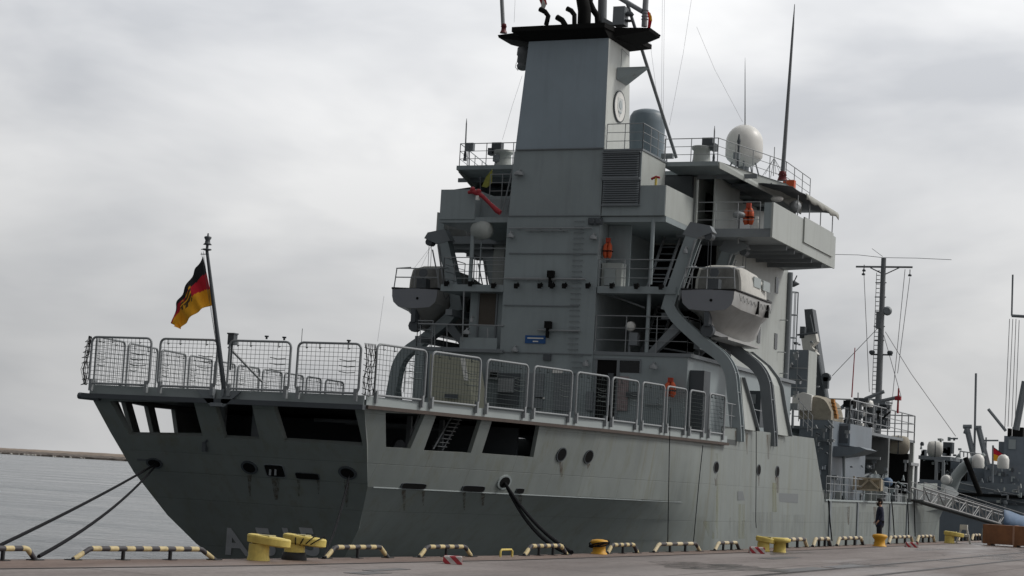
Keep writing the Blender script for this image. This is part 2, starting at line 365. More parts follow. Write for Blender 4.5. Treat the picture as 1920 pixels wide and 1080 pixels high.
for i in range(N+1):
    q = a+dr*(-500+i*2.6); hh = .35*sin(i*.021)+.25*sin(i*.09+1)+random.uniform(-.12, .12)
    for k, (o_, z) in enumerate(rows): vs.append(V((q.x, q.y, WZ-.2+z+(hh if k else 0)))+nr*o_)
ms.add(vs, [(i*4+k, i*4+4+k, i*4+5+k, i*4+1+k) for i in range(N) for k in range(3)], True); tag(ms.build('dune', 'sand'), kind='structure')
mb = MB()
for i in range(60):
    q = a+dr*random.uniform(-60, 70)+nr*random.uniform(-2, 1); r = random.uniform(.4, 1.1)
    mb.sphere((q.x, q.y, WZ+.3), r, 6, (1, 1, .8))
tag(mb.build('shore_rocks', mat('pale_rock', (.5, .48, .44), .9, .3, .4)), kind='stuff')
tag(bpy.data.objects['shore_rocks'], 'pale rocks scattered along the foot of the far breakwater', 'rocks')
# ================================================================== THE SUPPLY SHIP
SHIP = thing('navy_supply_ship', 'large grey naval supply ship with netted flight deck, moored along the quay', 'ship', (0, 45, WZ))
HW = [(-2.4, 1.0), (-1.2, 2.15), (-.8, 2.6), (0, 3.3), (1.25, 4.0), (2.4, 4.35), (3.42, 4.6)]      # transom half width by height
WD = [(45.5, 4.6), (57, 7.05), (61, 7.55), (66, 8.0), (70, 8.1), (104, 8.1), (116, 7.4), (130, 5.3), (142, 2.6), (150, .15)]
WK = [(47.1, 4.0), (57, 6.45), (62, 7.4), (67, 8.0), (71, 8.1), (104, 8.1), (116, 6.9), (130, 4.3), (140, 1.8), (146, .12)]
WB = [(50.2, .8), (57, 2.6), (61, 4.3), (64.5, 6.6), (67, 7.9), (69, 8.1), (100, 8.1), (110, 7.2), (122, 4.6), (134, 1.6), (141, .1)]
ZT = [(45.5, 3.42), (66.9, 3.42), (67.3, 4.1), (80.3, 4.2), (82.5, 1.56), (104, 1.62), (125, 2.2), (150, 3.2)]
TN = V((0, 1, .74)).normalized(); TP = V((0, 45.5, 3.42))
def yT(z): return 45.5+(3.42-z)*.74
M['hull'] = None
def hull_material():
    m = mat('hull_paint', (.258, .283, .273), .5, .12, .3, streak=.5, streakcol=(.19, .19, .125), bump=.15, bscale=.7)
    t = m.node_tree; p = t.nodes['Principled BSDF']
    # thin pale boot line at the knuckle, rust runs of their own shape
    tcn = nd(t, 'ShaderNodeTexCoord'); mpp = nd(t, 'ShaderNodeMapping'); mpp.inputs['Scale'].default_value = (1, 1.3, .06); t.links.new(tcn.outputs['Object'], mpp.inputs[0])
    nn = nd(t, 'ShaderNodeTexNoise'); nn.inputs['Scale'].default_value = 1.0; nn.inputs['Detail'].default_value = 7; nn.inputs['Roughness'].default_value = .75; t.links.new(mpp.outputs[0], nn.inputs[0])
    r = nd(t, 'ShaderNodeMapRange'); r.inputs[1].default_value = .56; r.inputs[2].default_value = .72; r.inputs[4].default_value = .55; t.links.new(nn.outputs[0], r.inputs[0])
    mx2 = nd(t, 'ShaderNodeMix', data_type='RGBA'); mx2.inputs[7].default_value = (.19, .165, .10, 1)
    l = p.inputs['Base Color'].links[0].from_socket; t.links.new(l, mx2.inputs[6]); t.links.new(r.outputs[0], mx2.inputs[0]); t.links.new(mx2.outputs[2], p.inputs['Base Color'])
    # welded plate seams and slight dishing between the frames, laid out in the (y, z) plane of the side
    mq = nd(t, 'ShaderNodeMapping'); mq.inputs['Rotation'].default_value = (0, -pi/2, -pi/2); sep = nd(t, 'ShaderNodeSeparateXYZ'); t.links.new(tcn.outputs['Object'], sep.inputs[0])
    cmb = nd(t, 'ShaderNodeCombineXYZ'); t.links.new(sep.outputs[1], cmb.inputs[0]); t.links.new(sep.outputs[2], cmb.inputs[1])
    bk = nd(t, 'ShaderNodeTexBrick'); bk.inputs['Scale'].default_value = 1; bk.inputs['Brick Width'].default_value = 4.1; bk.inputs['Row Height'].default_value = 1.37; bk.inputs['Mortar Size'].default_value = .012; bk.inputs['Mortar Smooth'].default_value = .3
    t.links.new(cmb.outputs[0], bk.inputs[0])
    wv = nd(t, 'ShaderNodeTexWave', bands_direction='X', wave_profile='SIN'); wv.inputs['Scale'].default_value = .42; wv.inputs['Distortion'].default_value = 3; wv.inputs['Detail'].default_value = 1; t.links.new(cmb.outputs[0], wv.inputs[0])
    bA = nd(t, 'ShaderNodeBump'); bA.inputs['Strength'].default_value = .5; bA.inputs['Distance'].default_value = .012; bA.invert = True; t.links.new(bk.outputs['Fac'], bA.inputs['Height'])
    bB = nd(t, 'ShaderNodeBump'); bB.inputs['Strength'].default_value = .22; bB.inputs['Distance'].default_value = .025; t.links.new(wv.outputs['Fac'], bB.inputs['Height'])
    old = p.inputs['Normal'].links[0].from_socket; t.links.new(old, bB.inputs['Normal']); t.links.new(bB.outputs[0], bA.inputs['Normal']); t.links.new(bA.outputs[0], p.inputs['Normal'])
    mx3 = nd(t, 'ShaderNodeMix', data_type='RGBA', blend_type='MULTIPLY'); l = p.inputs['Base Color'].links[0].from_socket; sm_ = nd(t, 'ShaderNodeMath', operation='MULTIPLY'); sm_.inputs[1].default_value = .22
    t.links.new(bk.outputs['Fac'], sm_.inputs[0]); t.links.new(sm_.outputs[0], mx3.inputs[0]); t.links.new(l, mx3.inputs[6]); mx3.inputs[7].default_value = (.3, .3, .3, 1); t.links.new(mx3.outputs[2], p.inputs['Base Color'])
    return m
M['hull'] = hull_material()
mb = MB()
Ys = [57, 59, 61, 64, 66.9, 67.3, 70, 73, 76, 80.3, 82.5, 86, 90, 95, 100, 104, 108, 112, 116, 121, 126, 130, 135, 139, 142, 146, 150]
def loft(mb, A, B, smooth=False):
    n = len(A); mb.add(A+B, [(i, i+1, i+1+n, i+n) for i in range(n-1)], smooth)
for s in (1, -1):
    K0 = V((4.0*s, yT(1.25), 1.25)); D0 = V((4.6*s, 45.5, 3.42)); D1 = V((7.05*s, 57, 3.42)); K1 = V((6.45*s, 57, 1.25))
    def bil(y, z, s=s):
        b = (3.42-z)/2.17; y0 = yT(z); a_ = (y-y0)/(57-y0)
        x = (4.6-.6*b)*(1-a_)+(7.05-.6*b)*a_
        return V((x*s, y, z))
    pl_n = (D1-D0).cross(K0-D0).normalized()
    def pz(px, py, D0=D0, pl_n=pl_n): q = onP(px, py, D0, pl_n); return (q.y, q.z)
    if s == 1:
        holes = [[pz(723, 774), pz(797, 777), pz(768, 841), pz(723, 839)], [pz(818, 779), pz(904, 784), pz(879, 849), pz(792, 845)], [pz(922, 790), pz(1012, 796), pz(994, 857), pz(899, 850)]]
        SW = holes
    else:
        holes = [[pz(214, 752), pz(227, 755), pz(244.5, 814), pz(240, 812)], [pz(240, 756), pz(270, 762), pz(284, 817), pz(258, 815)], [pz(283, 764), pz(321, 768), pz(331, 818), pz(297, 817)]]
    z0 = 1.25
    outer = [(45.5+i*1.15, 3.42) for i in range(11)]+[(57, 3.42-2.17*i/6) for i in range(1, 7)]+[(57+(yT(z0)-57)*i/9, z0) for i in range(1, 10)]
    n_in = V((-s*.98, .12, .1))*.14
    panel(outer, holes, bil, mb, n_in, [(46+i*.9, 3.42-k*.31) for i in range(13) for k in range(1, 7)])
    # below the knuckle, aft part
    rows = []
    for k in range(6):
        z = 1.25-k*(3.6/5); f = k/5
        row = []
        for j in range(9):
            y0 = yT(z); y = y0+(57-y0)*j/8; g = j/8
            hw0 = interp(HW, z); wk = 6.45; wb = interp(WB, 57)
            hw1 = wk+(wb-wk)*f**.85
            row.append(V((s*(hw0+(hw1-hw0)*g), y, z)))
        rows.append(row)
    for A, B in zip(rows, rows[1:]): loft(mb, A, B, True)
    # forward of y=57
    def prof(y):
        zt = interp(ZT, y); pts = [V((s*interp(WD, y), y, zt))]
        if zt > 1.4: pts.append(V((s*(interp(WK, y)+(interp(WD, y)-interp(WK, y))*.0), y, 1.25)))
        wk, wb = interp(WK, y), interp(WB, y)
        for k in range(1, 6): f = k/5; pts.append(V((s*(wk+(wb-wk)*f**.85), y, 1.25-3.6*f)))
        return pts
    P = [prof(y) for y in Ys]
    for A, B in zip(P, P[1:]): loft(mb, A, B, True)
    # bulwark inner face and waist deck edge
    for (ya, yb) in ((67.3, 80.3), (80.3, 82.5)):
        za, zb = interp(ZT, ya), interp(ZT, yb); x = s*7.98
        mb.add([(x, ya, za), (x, yb, zb), (x, yb, 1.0), (x, ya, 1.0)], [(0, 1, 2, 3)]); mb.add([(s*8.1, ya, za), (s*8.1, yb, zb), (x, yb, zb), (x, ya, za)], [(0, 1, 2, 3)])
# transom with its three mooring-deck openings
def tz(px, py): q = onP(px, py, TP, TN); return (q.x, q.z)
outer = [(-w_, z) for z, w_ in HW[::-1]]+[(w_, z) for z, w_ in HW]
THO = [[tz(206, 752), tz(361, 747), tz(380, 818), tz(243, 816)], [tz(402, 755), tz(470, 752), tz(487, 825), tz(421, 822)], [tz(511, 755), tz(683, 757), tz(681, 836), tz(533, 827)]]
for h in THO: 
    for i, q in enumerate(h): h[i] = (min(q[0], 4.28), min(q[1], 3.36))
panel(outer, THO, lambda a_, b: V((a_, yT(b), b)), mb, V((0, .14, .10)))
HULL = mb.build('hull', 'hull', SHIP, merge=24)
bvh = BVHTree.FromPolygons([tuple(v) for v in mb.v], mb.f)
def hit(px, py, tree=None):
    d = ray(px, py); h = (tree or bvh).ray_cast(CAMP, d); n = h[1]
    if n.dot(d) > 0: n = -n
    return h[0], n
# lower hull band line, forward bow caps and inner decks
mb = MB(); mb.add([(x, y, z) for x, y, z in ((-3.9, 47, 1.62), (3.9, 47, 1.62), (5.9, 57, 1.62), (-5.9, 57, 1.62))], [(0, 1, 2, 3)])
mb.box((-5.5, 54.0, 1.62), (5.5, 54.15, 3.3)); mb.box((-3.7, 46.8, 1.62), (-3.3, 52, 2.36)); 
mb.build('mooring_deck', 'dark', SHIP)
for x in (-.9, .3):
    mb = MB(); mb.box((x-.05, 46.9, 1.65), (x+.05, 47.1, 3.4)); mb.box((x-.12, 46.85, 1.65), (x+.12, 46.9, 3.4)); mb.build('web_frame', 'navy2', SHIP)
for y in (48.2, 50.1, 52.3):
    mb = MB(); mb.box((3.6, y-.05, 1.65), (3.75, y+.05, 3.4)); mb.tube((1.5, y, 3.1), (3.6, y, 3.1), .06, 6); mb.build('web_frame', 'navy2', SHIP)
mb = MB(); mb.tube((0.5, 49, 1.7), (0.5, 49, 2.45), .18, 10); mb.tube((1.2, 49, 1.7), (1.2, 49, 2.45), .18, 10); mb.box((.2, 48.7, 1.63), (1.5, 49.3, 1.75))
mb.lathe((2.6, 50.5, 2.2), [(.5, -.6), (.5, -.5), (.28, -.45), (.28, .45), (.5, .5), (.5, .6)], 14, (1, 0, 0)); mb.box((2.0, 50.2, 1.63), (3.2, 50.8, 1.9))
mb.build('mooring_winch', 'dark', SHIP)
# inclined ladders seen through the side openings
for a_, b_, c_, d_ in (((829, 845), (865, 781), (812, 842), (848, 779)), ((778, 838), (800, 776), (765, 836), (786, 775))):
    mb = MB(); pa, pb, pc, pd = [onU(*q, 4.6) for q in (a_, b_, c_, d_)]
    mb.tube(pa, pb, .03, 5); mb.tube(pc, pd, .03, 5)
    for k in range(1, 9):
        if a_[0] == 829: q, r_ = pa.lerp(pb, k/9), pc.lerp(pd, k/9); mb.box((q.x-.1, min(q.y, r_.y), q.z-.012), (q.x+.1, max(q.y, r_.y), q.z+.012))
    mb.build('ladder', 'rail', SHIP)
# flight deck slab with coaming, brown rubbing strake
DE = [(4.6, 45.5), (7.05, 57), (7.55, 61), (8.0, 66), (8.08, 69.0)]
out = [(-x, y) for x, y in DE]+[(x, y) for x, y in DE[::-1]]; out = [V((x, y, 3.45)) for x, y in out]
mb = MB(); mb.prism([p+V((0, 0, 0)) for p in out], (0, 0, .20)); mb.build('flight_deck', 'hulldeck', SHIP)
mb = MB()
for s in (1, -1):
    pts = [V((s*(x+.03), y, 3.5)) for x, y in DE[:-1]]+[V((s*8.1, 67.6, 3.5))]
    for a_, b_ in zip(pts, pts[1:]): mb.prism([a_+V((0, 0, -.0)), b_, b_+V((0, 0, .25)), a_+V((0, 0, .25))], (s*.03, 0, 0))
mb.prism([(-4.6, 45.44, 3.48), (4.6, 45.44, 3.48), (4.6, 45.44, 3.76), (-4.6, 45.44, 3.76)], (0, .04, 0))
mb.build('deck_coaming', 'bwhite', SHIP)
for s in (1, -1):
    mb = MB(); pts = [V((s*x, y, 3.40)) for x, y in DE[:-1]]+[V((s*8.1, 67.6, 3.40))]
    for a_, b_ in zip(pts, pts[1:]): mb.prism([a_, b_, b_+V((0, 0, .1)), a_+V((0, 0, .1))], (s*.12, 0, 0))
    mb.build('rubbing_strake', 'brown', SHIP)
mb = MB(); mb.prism([(-4.8, 45.3, 3.36), (4.65, 45.3, 3.36), (4.65, 45.3, 3.5), (-4.8, 45.3, 3.5)], (0, .2, 0)); mb.tube((-4.95, 45.4, 3.42), (-4.2, 45.4, 3.38), .1, 8); mb.build('transom_edge', 'dark', SHIP)
# bow and waist decks
mb = MB()
pts = [V((interp(WD, y)-.1, y, interp(ZT, y)-.5)) for y in (82.5, 100, 104, 110, 116, 125, 130, 138, 149)]
mb.prism([p for p in pts]+[V((-p.x, p.y, p.z)) for p in pts[::-1]], (0, 0, -.08)) if False else None
for a_, b_ in zip(pts, pts[1:]): mb.add([a_, b_, V((-b_.x, b_.y, b_.z)), V((-a_.x, a_.y, a_.z))], [(0, 1, 2, 3)])
mb.add([(-8, 66.9, 3.9), (8, 66.9, 3.9), (8, 82.3, 3.9), (-8, 82.3, 3.9)], [(0, 1, 2, 3)]) if False else None
mb.add([(-8, 67, 3.64), (8, 67, 3.64), (8, 80.5, 3.64), (-8, 80.5, 3.64)], [(0, 1, 2, 3)])
mb.add([(-8, 81, 3.6), (8, 81, 3.6), (8, 81, .9), (-8, 81, .9)], [(0, 1, 2, 3)])
mb.build('main_deck', 'hulldeck', SHIP)
# vertical half-round fenders and frame lines on the waist
for px in (1555, 1607, 1668, 1700):
    q, n = hit(px, 960); mb = MB(); mb.box((8.09, q.y-.12, -1.5), (8.16, q.y+.12, 1.5)); mb.build('hull_frame', 'navy2', HULL)
mb = MB(); 
for s in (1, -1):
    for ya, yb in ((82.6, 104),): mb.prism([(s*8.1, ya, 1.5), (s*8.1, yb, 1.56), (s*8.1, yb, 1.64), (s*8.1, ya, 1.58)], (s*.06, 0, 0))
mb.build('gunwale', 'bwhite', HULL)
# pale paint line at the knuckle
def surf_strip(mb, pts, wd, off=.012):
    L = []
    for px, py in pts: q, n = hit(px, py); L.append((q+n*off, n))
    for (a_, n1), (b_, n2) in zip(L, L[1:]):
        up = V((0, 0, wd/2)); mb.add([a_-up, b_-up, b_+up, a_+up], [(0, 1, 2, 3)])
mb = MB(); surf_strip(mb, [(700+i*20, 913.0+i*20*.0485) for i in range(32)], .035); mb.build('paint_line', 'bwhite', HULL)
# portholes, slots, hawse pipes
def disc(px, py, wpx, hpx, name, ring='dark', fill='black', rough=1.16, parent=HULL, sq=2.0, child='pane', wid=None):
    q, n = hit(px, py); up = V((0, 0, 1)); rt = up.cross(n).normalized(); up = n.cross(rt)
    dist = (q-CAMP).length; h = hpx/FPX*dist/2; w_ = wid if wid else wpx/FPX*dist/2/max(.3, abs(ray(px, py).normalized().cross(rt).length))
    def loop(k, off, m=24):
        o = []
        for i in range(m):
            t_ = 2*pi*i/m; c_, s_ = cos(t_), sin(t_); e_ = 2/sq
            o.append(q+n*off+rt*(w_*k*abs(c_)**e_*(1 if c_ > 0 else -1))+up*(h*k*abs(s_)**e_*(1 if s_ > 0 else -1)))
        return o
    mb = MB(); A, B, C, D = loop(rough, .0), loop(rough, .034), loop(1, .034), loop(1, .02)
    m_ = 24
    for P_, Q_ in ((A, B), (B, C), (C, D)): mb.add(P_+Q_, [(i, (i+1) % m_, (i+1) % m_+m_, i+m_) for i in range(m_)])
    o = mb.build(name, ring, parent)
    mb = MB(); mb.add(loop(1, .03), [tuple(range(m_))]); mb.build(child, fill, o)
    return q, n
for px, py, a_, b_ in ((1052, 852, 15, 24), (1103, 856, 14, 23), (1242, 866, 9, 21), (1307, 872, 8, 20), (1342, 876, 8, 19), (1422, 881, 6, 18), (1457, 884, 6, 18)):
    disc(px, py, a_, b_, 'porthole')
for px, py, a_, b_ in ((775, 911, 44, 11), (887, 916, 40, 11), (974, 920, 14, 9)):
    disc(px, py, a_, b_, 'freeing_port', sq=5, fill='black', rough=1.05, child='opening')
disc(945, 904, 19, 22, 'fairlead', ring='bwhite', fill='black', rough=1.3, child='opening')
for px, py, a_, b_ in ((290, 868, 22, 17), (468, 876, 22, 22), (652, 886, 25, 22)):
    disc(px, py, a_, b_, 'fairlead', ring='dark', fill='black', rough=1.35, child='opening')
disc(577, 892, 42, 13, 'freeing_port', sq=8, fill='black', ring='dark', rough=1.04, child='opening')
disc(516, 882, 34, 26, 'vent_box', sq=8, fill='black', ring='navy2', rough=1.08, child='opening')
q, n = hit(386, 838); mb = MB(); mb.box(q+V((-.06, -.12, -.14)), q+V((.06, .02, .14))); mb.tube(q+V((0, -.1, .1)), q+V((.14, -.16, .2)), .03, 6); mb.build('bracket', 'dark', HULL)
for dx in (-8, 2):
    q, n = hit(516+dx, 881); mb = MB(); mb.box(q+V((-.03, -.05, -.16)), q+V((.03, -.02, .16))); mb.build('bar', 'rail', HULL)
# dark repair patch painted amidships
mb = MB()
P4 = [hit(px, py) for px, py in ((1383, 921), (1496, 926), (1496, 943), (1383, 938))]
mb.add([q+n*.012 for q, n in P4], [(0, 1, 2, 3)]); mb.build('painted_patch', mat('patch_grey', (.185, .20, .205), .55, .06, 1), HULL)
# rust runs and scuffs on the plating
M['rust'] = stain('rust_run', (.11, .062, .03), .75, (6, 6, .5)); M['scuff'] = stain('grey_scuff', (.16, .165, .15), .2, (1.2, 1.2, .3)); M['algae'] = stain('green_yellow_run', (.30, .30, .15), .42, (1.5, 1.5, .12))
def decal(P_, m, nm, off=.010):
    L = [hit(*q) for q in P_]; mb = MB(); mb.add([q+n*off for q, n in L], [tuple(range(len(L)))]); mb.build(nm, m, HULL)
for px, py, w_, h_ in ((757, 918, 4, 40), (793, 917, 3, 30), (870, 922, 3, 34), (905, 922, 4, 26), (975, 925, 4, 30), (1052, 866, 4, 28), (1103, 869, 3, 24), (1242, 878, 3, 26), (1307, 884, 3, 30), (1342, 887, 4, 24), (1457, 894, 4, 30), (1422, 891, 2, 20), (1400, 812, 2, 40), (1440, 815, 3, 46), (1380, 808, 2, 26), (560, 900, 3, 30), (597, 900, 3, 26), (517, 897, 8, 40), (650, 900, 5, 50), (468, 890, 4, 40), (1590, 950, 3, 34), (1640, 950, 3, 30)):
    decal(((px-w_, py), (px+w_, py), (px+w_*.5, py+h_), (px-w_*.2, py+h_)), 'rust', 'rust_run')
for a_ in ((1318, 838, 1330, 1012), (1334, 850, 1346, 1010), (1384, 945, 1396, 1010), (1448, 905, 1456, 960)):
    for k in range(4): ya = a_[1]+(a_[3]-a_[1])*k/4; yb = a_[1]+(a_[3]-a_[1])*(k+1)/4; decal(((a_[0], ya), (a_[2], ya), (a_[2], yb), (a_[0], yb)), 'algae', 'green_run')
for a_ in ((1330, 970, 1370, 1015), (1375, 975, 1400, 1012), (1410, 960, 1450, 1000), (1465, 965, 1510, 1012), (1560, 950, 1600, 1005), (1610, 960, 1640, 1005), (1655, 950, 1690, 1000)):
    decal(((a_[0], a_[1]), (a_[2], a_[1]), (a_[2], a_[3]), (a_[0], a_[3])), 'scuff', 'scuff_mark')
# deck-edge flagstaff bracket on the transom
c = onY(408, 742, 45.3)
mb = MB()
for s in (-1, 1): mb.prism([c+V((s*.75, 0, .15)), c+V((s*.2, 0, -.32)), c+V((s*.1, 0, -.3)), c+V((s*.16, 0, .15))], (0, .1, 0))
mb.box(c+V((-.2, -.05, -.3)), c+V((.2, .1, -.2))); mb.box(c+V((-.22, -.06, .0)), c+V((-.14, .1, .2))); mb.box(c+V((.14, -.06, .0)), c+V((.22, .1, .2)))
mb.build('staff_bracket', 'navy2', SHIP)
# hull number painted on the transom
def text_mesh(txt, name, size, m, parent, fn, sx=1.0):
    cu = bpy.data.curves.new(name, 'FONT'); cu.body = txt; cu.size = size; cu.align_x = 'CENTER'; cu.align_y = 'CENTER'; cu.offset = size*.03
    to = bpy.data.objects.new('tmp', cu); me = bpy.data.meshes.new_from_object(to); bpy.data.objects.remove(to)
    mb = MB(); vs = [fn(v.co.x*sx, v.co.y) for v in me.vertices]; mb.add(vs, [tuple(p_.vertices) for p_ in me.polygons])
    bpy.data.meshes.remove(me); return mb.build(name, m, parent)
M['number'] = mat('number_grey', (.62, .62, .64), .55, .1, 2)
for ch, px in (('A', 440), ('5', 500), ('1', 543), ('5', 582)):
    q = onP(px, 1018, TP, TN)
    text_mesh(ch, 'hull_number', 1.4, 'number', HULL, lambda a_, b, q=q: V((q.x+a_*.88, yT(q.z+b*.80)-.02, q.z+b*.80-.015)), 1.0)
# ---------------------------------------------------------------- safety net frames round the flight deck
def net_frame(p, q, z0=3.84, z1=5.2, out_=V((0, -1, 0)), nm='safety_net', black=False, rows=10):
    p, q = V(p), V(q); L = (q-p).length; d = (q-p)/L; g = .16*min(1, L/2)
    r = .16; mb = MB(); pts = []
    a_, b_ = .07, L-.07
    def P(s_, z): return p+d*s_+V((0, 0, z))
    for cx_, cz, t0 in ((b_-r, z1-r, 0), (a_+r, z1-r, pi/2), (a_+r, z0+r, pi), (b_-r, z0+r, 3*pi/2)):
        for k in range(5): t_ = t0+k*pi/8; pts.append(P(cx_+r*cos(t_), cz+r*sin(t_)))
    mb.poly(pts, .036, 6, closed=True)
    for s_ in (a_+.08, b_-.08): mb.box(P(s_, z0-.22)-V((.05, .05, 0)), P(s_, z0+.12)+V((.05, .05, 0)))
    fr = mb.build(nm, 'rail', SHIP)
    mb = MB(); nv = max(4, int((L-.2)/.135))
    for k in range(1, nv): s_ = a_+(b_-a_)*k/nv; mb.tube(P(s_, z0), P(s_, z1), .0068, 3, cap=False)
    for k in range(1, rows+1):
        z = z0+(z1-z0)*k/(rows+1); mb.tube(P(a_, z), P(b_, z), .0068, 3, cap=False)
    # hooks and slack rungs tied on the frame
    for s_ in (.15, .35, .78): c_ = P(L*s_, z1-.03)-out_*0; mb.tube(c_, c_+V((0, 0, -.13)), .012, 4); mb.tube(c_+V((0, 0, -.13)), c_+V((.06, 0, -.1)), .012, 4)
    for zz in (.42, .54, .66):
        a1, b1 = P(L*.66, z0+(z1-z0)*zz+.02), P(L*.9, z0+(z1-z0)*zz); mb.poly([a1, a1.lerp(b1, .5)+V((0, 0, -.03)), b1], .011, 4)
    mb.build('net_mesh', 'net', fr)
    return fr
for a_, b_ in ((162, 281), (291, 406), (421, 544), (550, 676)):
    p0 = onY(a_, 730, 45.3); p1 = onY(b_, 735, 45.3); net_frame((p0.x, 45.3, 0), (p1.x, 45.3, 0), 3.80, 5.17)
bounds = [(692, 800), (806, 902), (909, 990), (997, 1073), (1078, 1142), (1145, 1197), (1201, 1246), (1248, 1287), (1291, 1322), (1328, 1359)]
# walk along the deck edge and find where each frame ends in plan
def edge_at(px):
    best = None
    for i in range(1000):
        y = 45.6+i*.0225; x = interp([(b, a) for a, b in DE], y)+.12; v_ = CAMR.transposed() @ (V((x, y, 4.4))-CAMP); X = 960+FPX*v_.x/-v_.z
        if best is None or abs(X-px) < best[0]: best = (abs(X-px), x, y)
    return V((best[1], best[2], 0))
for a_, b_ in bounds:
    p, q = edge_at(a_), edge_at(b_)
    if a_ == 692: p = V((4.72, 45.7, 0))
    net_frame(p, q, 3.80, 5.22, V((1, 0, 0)), rows=9)
    net_frame(V((-q.x, q.y, 0)), V((-p.x, p.y, 0)), 3.80, 5.22, V((-1, 0, 0)), rows=9)
# slack black net bunched at the two stern corners
for s, x0 in ((1, 4.62), (-1, -4.72)):
    mb = MB()
    for k in range(11):
        t_ = k/10; x = x0+s*(.02+.16*t_); y = 45.3+.35*t_
        mb.poly([V((x, y, 3.75)), V((x+s*.12*sin(k*1.7), y-.05, 4.2)), V((x+s*.08*sin(k*2.3+1), y+.03, 4.7)), V((x-s*.05, y, 5.2))], .010, 4)
    for k in range(9): z = 3.8+k*.16; mb.poly([V((x0-s*.02, 45.28, z)), V((x0+s*.17, 45.36+.05*sin(k), z-.06)), V((x0+s*.16, 45.7, z))], .010, 4)
    mb.build('corner_net', 'netblack', SHIP)
# deck-edge camera, lights and small antenna on the stern frames
q = onY(436, 635, 45.4); mb = MB(); mb.box(q+V((-.1, -.1, -.18)), q+V((.1, .1, .12))); mb.box(q+V((-.12, -.12, .12)), q+V((.12, .12, .16))); mb.tube(q+V((0, 0, -.9)), q, .03, 6); mb.build('stern_light', 'dark', SHIP)
q0, q1 = onY(428, 650, 45.6), onY(492, 716, 46.4); mb = MB(); mb.tube(q0, q1, .04, 6); mb.build('stay', 'rail', SHIP)
q = onY(567, 616, 45.4); mb = MB(); mb.tube(q, q+V((0, 0, -.42)), .01, 4); mb.build('whip_antenna', 'dark', SHIP)
for px, py in ((500, 632), (533, 634), (654, 640)):
    q = onY(px, py, 45.3); mb = MB(); mb.lathe(q, [(.03, -.06), (.03, 0), (.06, .0), (.06, .04)], 8); mb.build('deck_light', 'dark', SHIP)
# flagstaff, raked aft
A = onY(421, 735, 45.35); B = onY(388, 470, 44.6)
mb = MB(); mb.poly([A, A.lerp(B, .33), B], [.075, .065, .045], 8); FS = mb.build('flagstaff', 'dark', SHIP)
t0 = onY(389, 436, 44.55)
mb = MB(); mb.lathe(B, [(.06, 0), (.13, .02), (.13, .05), (.04, .06), (.04, .16), (.13, .17), (.08, .22), (.07, .3), (.11, .37), (.10, .4), (.03, .42), (.02, .5)], 10); mb.build('staff_light', 'dark', FS)
mb = MB(); mb.tube(B+V((-.12, 0, -.02)), A.lerp(B, .34)+V((-.08, 0, 0)), .006, 4); mb.tube(B+V((-.18, 0, -.05)), A.lerp(B, .15)+V((-.05, 0, 0)), .006, 4)
for zz in (0, .14): mb.tube(B+V((-.2, 0, zz-.1)), B+V((.06, 0, zz-.1)), .012, 4)
mb.build('halyard', 'dark', FS)
# the ensign
FP = [  # rows from the hoist (right) to the fly (left): top edge and bottom edge in the photograph
 ((381, 481), (400, 572)), ((372, 497), (386, 576)), ((363, 511), (374, 582)), ((353, 529), (361, 592)), ((343, 548), (350, 603)), ((334, 563), (343, 612)), ((329, 577), (337, 617)), ((322, 606), (328, 612))]
M['flagm'] = None
def flag_mesh(name, FPts, Y0, band, mats, parent=None, thick=None):
    vs = []; fs = []; n = len(FPts); rws = 12
    for i, (a_, b_) in enumerate(FPts):
        for j in range(rws+1):
            f = j/rws; px = a_[0]+(b_[0]-a_[0])*f; py = a_[1]+(b_[1]-a_[1])*f
            vs.append(onY(px, py, Y0+.14*sin(i*1.25+f*1.6)*min(1, i/2)))
    return vs, n, rws
vs, n, rws = flag_mesh('ensign', FP, 44.85, None, None)
M['fblack'] = mat('flag_black', (.018, .018, .02), .85, .15, 8); M['fred'] = mat('flag_red', (.62, .015, .035), .85, .1, 8); M['fgold'] = mat('flag_gold', (.95, .44, .02), .85, .08, 8)
M['fdark'] = mat('flag_crest_dark', (.10, .06, .02), .85, .3, 12)
o_ = V(vs[0]); me = bpy.data.meshes.new('ensign_flag')
pts = []; fs = []; mi = []
# finer grid
NX, NY = 42, 36
def fpos(a_, b_):
    x = a_*(n-1); i = min(int(x), n-2); f = x-i; y = b_*rws; j = min(int(y), rws-1); g = y-j
    q = lambda i_, j_: vs[i_*(rws+1)+j_]
    return (q(i, j)*(1-f)+q(i+1, j)*f)*(1-g)+(q(i, j+1)*(1-f)+q(i+1, j+1)*f)*g
for i in range(NX+1):
    for j in range(NY+1): pts.append(tuple(fpos(i/NX, j/NY)-o_+V((0, .05*sin(i*.55+j*.18)*min(1, i/8), 0))))
for i in range(NX):
    for j in range(NY):
        fs.append((i*(NY+1)+j, i*(NY+1)+j+1, (i+1)*(NY+1)+j+1, (i+1)*(NY+1)+j))
        b_ = (j+.5)/NY; a_ = (i+.5)/NX; k = 0 if b_ < .34-.27*a_ else 1 if b_ < .67-.42*a_ else 2
        d_ = ((a_-.50)/.16)**2+((b_-.36)/.26)**2
        if d_ < 1 and (abs(((a_-.52)*9) % 1-.5) > .22 or d_ < .3): k = 3 if abs((b_*7) % 1-.5) > .2 else (2 if k != 2 else 3)
        mi.append(k)
me.from_pydata(pts, [], fs)
for k in ('fblack', 'fred', 'fgold', 'fdark'): me.materials.append(M[k])
me.polygons.foreach_set('material_index', mi); me.polygons.foreach_set('use_smooth', [True]*len(fs))
fo = obj('flag', me, None, o_); tag(fo, 'black, red and gold ensign with a dark crest, flying from the stern flagstaff', 'flag')
md = fo.modifiers.new('t', 'SOLIDIFY'); md.thickness = .006
